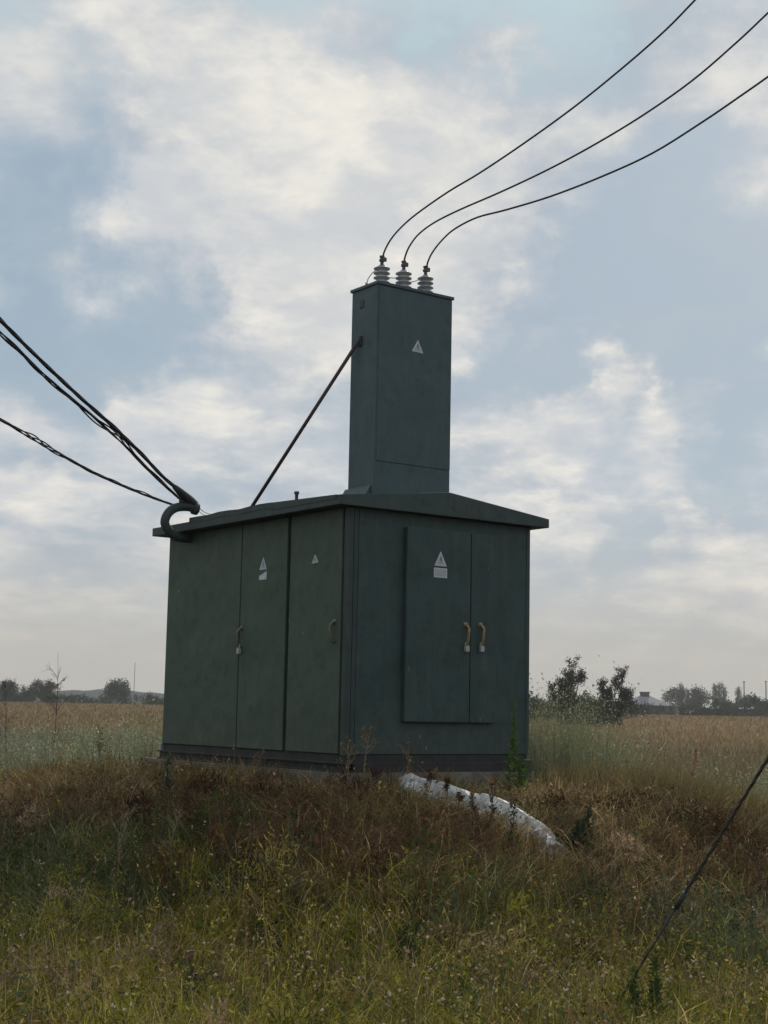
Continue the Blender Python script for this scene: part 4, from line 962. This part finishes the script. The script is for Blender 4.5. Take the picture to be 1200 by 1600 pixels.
def make_tree(name, label, cat, x, y, hgt, seed, mode, col, group=None, zoff=0., wide=1.):
    rr = np.random.default_rng(seed); z = float(terrain(x, y)) - .1 + zoff
    root = empty(name, (x, y, z)); tag(root, label, cat, group)
    b = bmesh.new(); Sx = Soup(); col = np.array(col)
    if mode in ('sparse', 'bare'):
        segs, tips = branch_tree(rr, hgt, .75 * wide, 4 if mode == 'sparse' else 1, 3 if mode == 'sparse' else 4, 0, .42 * wide if mode == 'sparse' else .1)
        mz = max(t.z for t in tips); sc = hgt / mz
        for pts, r0, r1 in segs: tube(b, [p * sc for p in pts], [r0 + (r1 - r0) * i / (len(pts) - 1) for i in range(len(pts))], 5, False)
        tp = np.array([t * sc for t in tips]); tp = tp[np.hypot(tp[:, 0], tp[:, 1]) < .36 * hgt]; per = 64 if mode == 'sparse' else 1
        q = np.repeat(tp, per, 0) + rr.normal(0, hgt * .027, (len(tp) * per, 3))
        leaves(Sx, q, rr.uniform(.6, 1.3, len(q)) * hgt * .026, col[None] * rr.uniform(.6, 1.4, (len(q), 1)), 1.7)
        if mode == 'sparse':   # thick skirt of suckers low down
            n = 3200; a = rr.uniform(0, 6.283, n); r = hgt * .26 * wide * np.sqrt(rr.uniform(size=n)); q = np.stack([np.cos(a) * r, np.sin(a) * r, hgt * .44 * rr.uniform(size=n) ** 1.2], -1)
            leaves(Sx, q, rr.uniform(.6, 1.3, n) * hgt * .026, col[None] * rr.uniform(.5, 1.2, (n, 1)), 1.7)
    else:
        lum = {'round': 34, 'bush': 16, 'poplar': 22}[mode]; per = {'round': 150, 'bush': 80, 'poplar': 80}[mode]
        tube(b, [(0, 0, -.2), (.02 * hgt, 0, hgt * .3), (0, .02 * hgt, hgt * .55)], [hgt * .03, hgt * .022, hgt * .01], 6)
        ce = []
        for k_ in range(lum):
            if mode == 'poplar': zc = rr.uniform(.12, .97); R_ = .105 * math.sin(min(1, zc * 1.5 + .25) * 1.9) * (1.15 - .75 * zc ** 3); a = rr.uniform(0, 6.283); c = Vector((math.cos(a) * R_ * .5, math.sin(a) * R_ * .5, zc))
            else:
                v = rr.normal(size=3); v /= np.linalg.norm(v); v *= rr.uniform(.35, 1) ** .5
                zm, zr, xr = (.60, .36, .42) if mode == 'round' else (.44, .50, .85)
                c = Vector((v[0] * xr * wide, v[1] * xr * wide, zm + v[2] * zr))
            ce.append(c * hgt)
            tube(b, [(0, 0, hgt * .18), Vector((0, 0, hgt * .3)).lerp(c * hgt, .5), c * hgt], [hgt * .012, hgt * .008, hgt * .003], 4, False)
        ce = np.array(ce); sg = {'round': .085, 'bush': .13, 'poplar': .036}[mode] * hgt
        q = np.repeat(ce, per, 0) + rr.normal(0, sg, (lum * per, 3)) * (np.array((1, 1, 1.5)) if mode == 'poplar' else 1)
        q[:, 2] = np.maximum(q[:, 2], .02 * hgt)
        leaves(Sx, q, rr.uniform(.7, 1.4, len(q)) * hgt * {'round': .055, 'bush': .10, 'poplar': .034}[mode], np.repeat(col[None] * rr.uniform(.75, 1.25, (lum, 1)), per, 0) * rr.uniform(.7, 1.3, (len(q), 1)), 1.5)
    obj('trunk', b, M['bark'], root)
    Sx.build('crown', M['leaf'], None, None, root, None)
    return root
DG, OG, GG = (.040, .052, .030), (.062, .070, .042), (.060, .068, .055)
make_tree('sparse_tree', 'sparse grey tree with a forked open crown standing in the field', 'tree', 15.9, 127, 5.7, 5, 'sparse', (.068, .065, .055), wide=.72)
make_tree('sparse_tree', 'smaller sparse tree with wispy twigs next to the forked one', 'tree', 19.9, 130, 5.2, 12, 'sparse', (.064, .062, .053), wide=.6)
make_tree('round_tree', 'dark round leafy tree standing apart before the wooded hill', 'tree', -66.5, 385, 6.6, 21, 'round', DG)
make_tree('round_tree', 'broad leafy tree with an uneven top behind the thin dead sapling', 'tree', -73.5, 330, 5.3, 22, 'round', OG, wide=1.35)
make_tree('round_tree', 'leafy tree behind the shorter dead sapling', 'tree', -80.5, 330, 4.9, 24, 'round', OG, wide=.9)
make_tree('round_tree', 'small dark round bush between the two dead saplings', 'tree', -77.3, 325, 3.8, 26, 'bush', DG, wide=.8)
make_tree('round_tree', 'big rounded dark tree beside the poplars', 'tree', 96.5, 480, 9.2, 31, 'round', DG, wide=1.9)
make_tree('round_tree', 'dark rounded tree by the two tall poles', 'tree', 122, 500, 7.2, 33, 'round', DG, wide=1.3)
make_tree('round_tree', 'loose dark tree beyond the tall poles', 'tree', 133, 505, 6.6, 34, 'round', DG, wide=1.2)
for i, (x_, hh_) in enumerate([(110.8, 12.0), (114.6, 9.6), (118.5, 10.0), (123.2, 11.4), (126.0, 12.0), (129.0, 12.6), (131.8, 11.0)]):
    make_tree('poplar', 'slim upright poplar in the distant row behind the big rounded tree', 'tree', x_, 560 + 6 * (i % 3), hh_, 50 + i, 'poplar', GG, 'distant poplar row')
rr0 = np.random.default_rng(99)
for i in range(64):
    u = -0.285 + .57 * (i + rr0.uniform(-.3, .3)) / 63; dist = rr0.uniform(285, 345)
    hh_ = rr0.uniform(2.4, 3.8) * (1.15 if u > .09 else .72) * (.62 if .15 < u < .205 else 1)
    make_tree('field_bush', 'low dark green bush in the hedge along the far field edge', 'bush', u * dist, dist, hh_, 200 + i, 'bush', DG if rr0.uniform() < .5 else OG, 'bushes along the far field edge', wide=1.5)
for i, (x_, y_, hh_) in enumerate([(18.0, 128.5, 2.3), (17.2, 152, 2.9), (15.0, 150, 3.0), (23.5, 160, 2.5), (13.8, 146, 2.6), (26.2, 185, 2.4), (30.5, 190, 2.6)]):
    make_tree('field_bush', 'grey green bush in the thicket behind the two sparse trees', 'bush', x_, y_, hh_, 300 + i, 'bush', OG, 'thicket behind the sparse trees', wide=1.2)
def sapling(x, y, hgt, lean, label, seed, t0):
    rr = np.random.default_rng(seed); root = empty('dead_sapling', (x, y, float(terrain(x, y)) - .05)); tag(root, label, 'sapling', 'dead saplings behind the mound')
    b = bmesh.new(); pts = [Vector((lean * t * hgt + .02 * math.sin(t * 6 + seed), .02 * math.sin(t * 5), hgt * t)) for t in np.linspace(0, 1, 10)]
    tube(b, pts, [.010 * (1 - .85 * i / 9) for i in range(10)], 6); obj('trunk', b, M['stem_dark'], root)
    for k_ in range(16):
        t = rr.uniform(t0, .97); i = min(int(t * 9), 8); p = pts[i].lerp(pts[i + 1], t * 9 - i); a = rr.uniform(0, 6.283); L = rr.uniform(.18, .5) * (1.25 - t * .7)
        d = Vector((math.cos(a), math.sin(a), rr.uniform(.5, 1.3))).normalized(); b = bmesh.new(); e = p + d * L
        tube(b, [p, p + d * L * .5 + Vector((0, 0, .02)), e], [.0034, .0026, .0014], 4)
        for q in range(rr.integers(1, 4)):
            f = p.lerp(e, rr.uniform(.3, .9)); d2_ = (d + Vector(rr.normal(0, .6, 3))).normalized(); tube(b, [f, f + d2_ * L * .45], [.002, .0012], 4)
        obj('branch', b, M['stem_dark'], root)
sapling(-4.22, 19.9, 2.35, -.01, 'tall straight thin dead sapling with bare twigs behind the mound', 3, .62)
sapling(-4.75, 20.0, 2.0, -.10, 'shorter leaning dead sapling with bare twigs behind the mound', 8, .6)

# ------------------------------------------------------------------ far buildings, poles, litter
def house(label, x, y, w, dpt, wall_h, roof_h, hip, mats, name='far_house', vent=False):
    z = float(terrain(x, y)) - .2; root = empty(name, (x, y, z), R(8)); tag(root, label, 'building')
    b = bmesh.new(); bx(b, -w / 2, w / 2, -dpt / 2, dpt / 2, 0, wall_h); obj('wall', b, mats[0], root)
    b = bmesh.new(); e = .5; z0, z1 = wall_h, wall_h + roof_h
    v = [b.verts.new(p) for p in ((-w / 2 - e, -dpt / 2 - e, z0), (w / 2 + e, -dpt / 2 - e, z0), (w / 2 + e, dpt / 2 + e, z0), (-w / 2 - e, dpt / 2 + e, z0), (-w / 2 + hip, 0, z1), (w / 2 - hip, 0, z1))]
    for f in ((0, 1, 5, 4), (1, 2, 5), (2, 3, 4, 5), (3, 0, 4), (3, 2, 1, 0)): b.faces.new([v[i] for i in f])
    rf = obj('roof', b, mats[1], root)
    if vent:
        b = bmesh.new(); bx(b, -1.1, 1.1, -.6, .6, z1 - .3, z1 + .75); bx(b, -1.3, 1.3, -.8, .8, z1 + .75, z1 + .95); obj('roof_vent', b, mats[2], rf)
    for i in range(3):
        xc = -w / 2 + w * (i + .5) / 3; b = bmesh.new(); bx(b, xc - .6, xc + .6, -dpt / 2 - .04, -dpt / 2 + .02, wall_h * .35, wall_h * .8); obj('window', b, M['glass'], root)
house('distant house with a grey hip roof and a dark ridge vent', 69.5, 400, 11.5, 8, 3.0, 2.6, 4.6, (M['wallfar'], M['roofsheet'], M['shed']), vent=True)
house('long low dark shed with a pale roof before the poplars', 109.5, 470, 20, 6, 2.9, .7, .4, (M['shed'], M['roofsheet'], M['shed']), name='far_shed')
def pole(x, y, hgt, rad, label, group, arm=False, top=False):
    z = float(terrain(x, y)) - .3; b = bmesh.new(); tube(b, [(0, 0, 0), (0, 0, hgt * .6), (0, 0, hgt)], [rad * 1.2, rad, rad * .8], 8)
    root = empty('utility_pole', (x, y, z)); tag(root, label, 'pole', group); obj('shaft', b, M['polewood'], root)
    if arm:
        b = bmesh.new(); bx(b, -.7, .7, -.06, .06, hgt - .75, hgt - .6); tube(b, [(-.6, 0, hgt - .6), (-.6, 0, hgt - .3)], .06, 6); tube(b, [(.6, 0, hgt - .6), (.6, 0, hgt - .3)], .06, 6); obj('crossarm', b, M['polewood'], root)
    if top:
        b = bmesh.new(); bx(b, -.3, .3, -.3, .3, hgt - .1, hgt + .25); obj('cap', b, M['polewood'], root)
pole(65.8, 400, 6.6, .14, 'thin utility pole beside the house with the hip roof', None)
for i, x_ in enumerate((85.2, 86.9, 88.4)): pole(x_, 455, 7.2 + i * .6, .14, 'thin pole of the close trio between house and big rounded tree', 'trio of thin poles')
pole(113.5, 470, 7.6, .18, 'pole with crossarm standing in front of the dark shed', None, True)
for i, (x_, hh_) in enumerate(((119.6, 12.0), (126.8, 12.2))): pole(x_, 500, hh_, .20, 'tall stout pole beside the dark rounded tree beyond the poplars', 'pair of tall stout poles', False, True)
pole(-98.8, 610, 17.5, .12, 'very thin tall mast behind the round tree', None)
def litter(x, y, w, label, seed):
    b = bmesh.new(); bmesh.ops.create_icosphere(b, subdivisions=2, radius=1)
    for v in b.verts:
        v.co = Vector((v.co.x * w, v.co.y * w * .6, v.co.z * w * .45)) + mnoise.noise_vector(v.co * 2 + Vector((seed, 0, 0))) * w * .25
    o = obj('plastic_bag', b, M['plastic'], None, (x, y, float(terrain(x, y)) + w * .3)); tag(o, label, 'litter')
litter(5.75, 36.5, .13, 'pale crumpled bag lying in the dry field', 3)
litter(14.0, 80, .28, 'small pale bag far out in the brown field', 8)

# ------------------------------------------------------------------ haze
hb = bmesh.new(); bx(hb, -1650, 1650, -760, 1760, -3.0, 24.0)
hz = obj('haze', hb, None, None); hz.data.materials.clear()
hm = bpy.data.materials.new('haze_air'); hm.use_nodes = True; nt = hm.node_tree; nt.nodes.clear()
ho = nt.nodes.new('ShaderNodeOutputMaterial'); hv_ = nt.nodes.new('ShaderNodeVolumePrincipled'); nt.links.new(hv_.outputs[0], ho.inputs['Volume'])
hv_.inputs['Color'].default_value = (.90, .935, .98, 1); hv_.inputs['Density'].default_value = .00032; hv_.inputs['Anisotropy'].default_value = .2
hz.data.materials.append(hm); tag(hz, 'thin pale summer haze over the field', 'haze', kind='stuff')
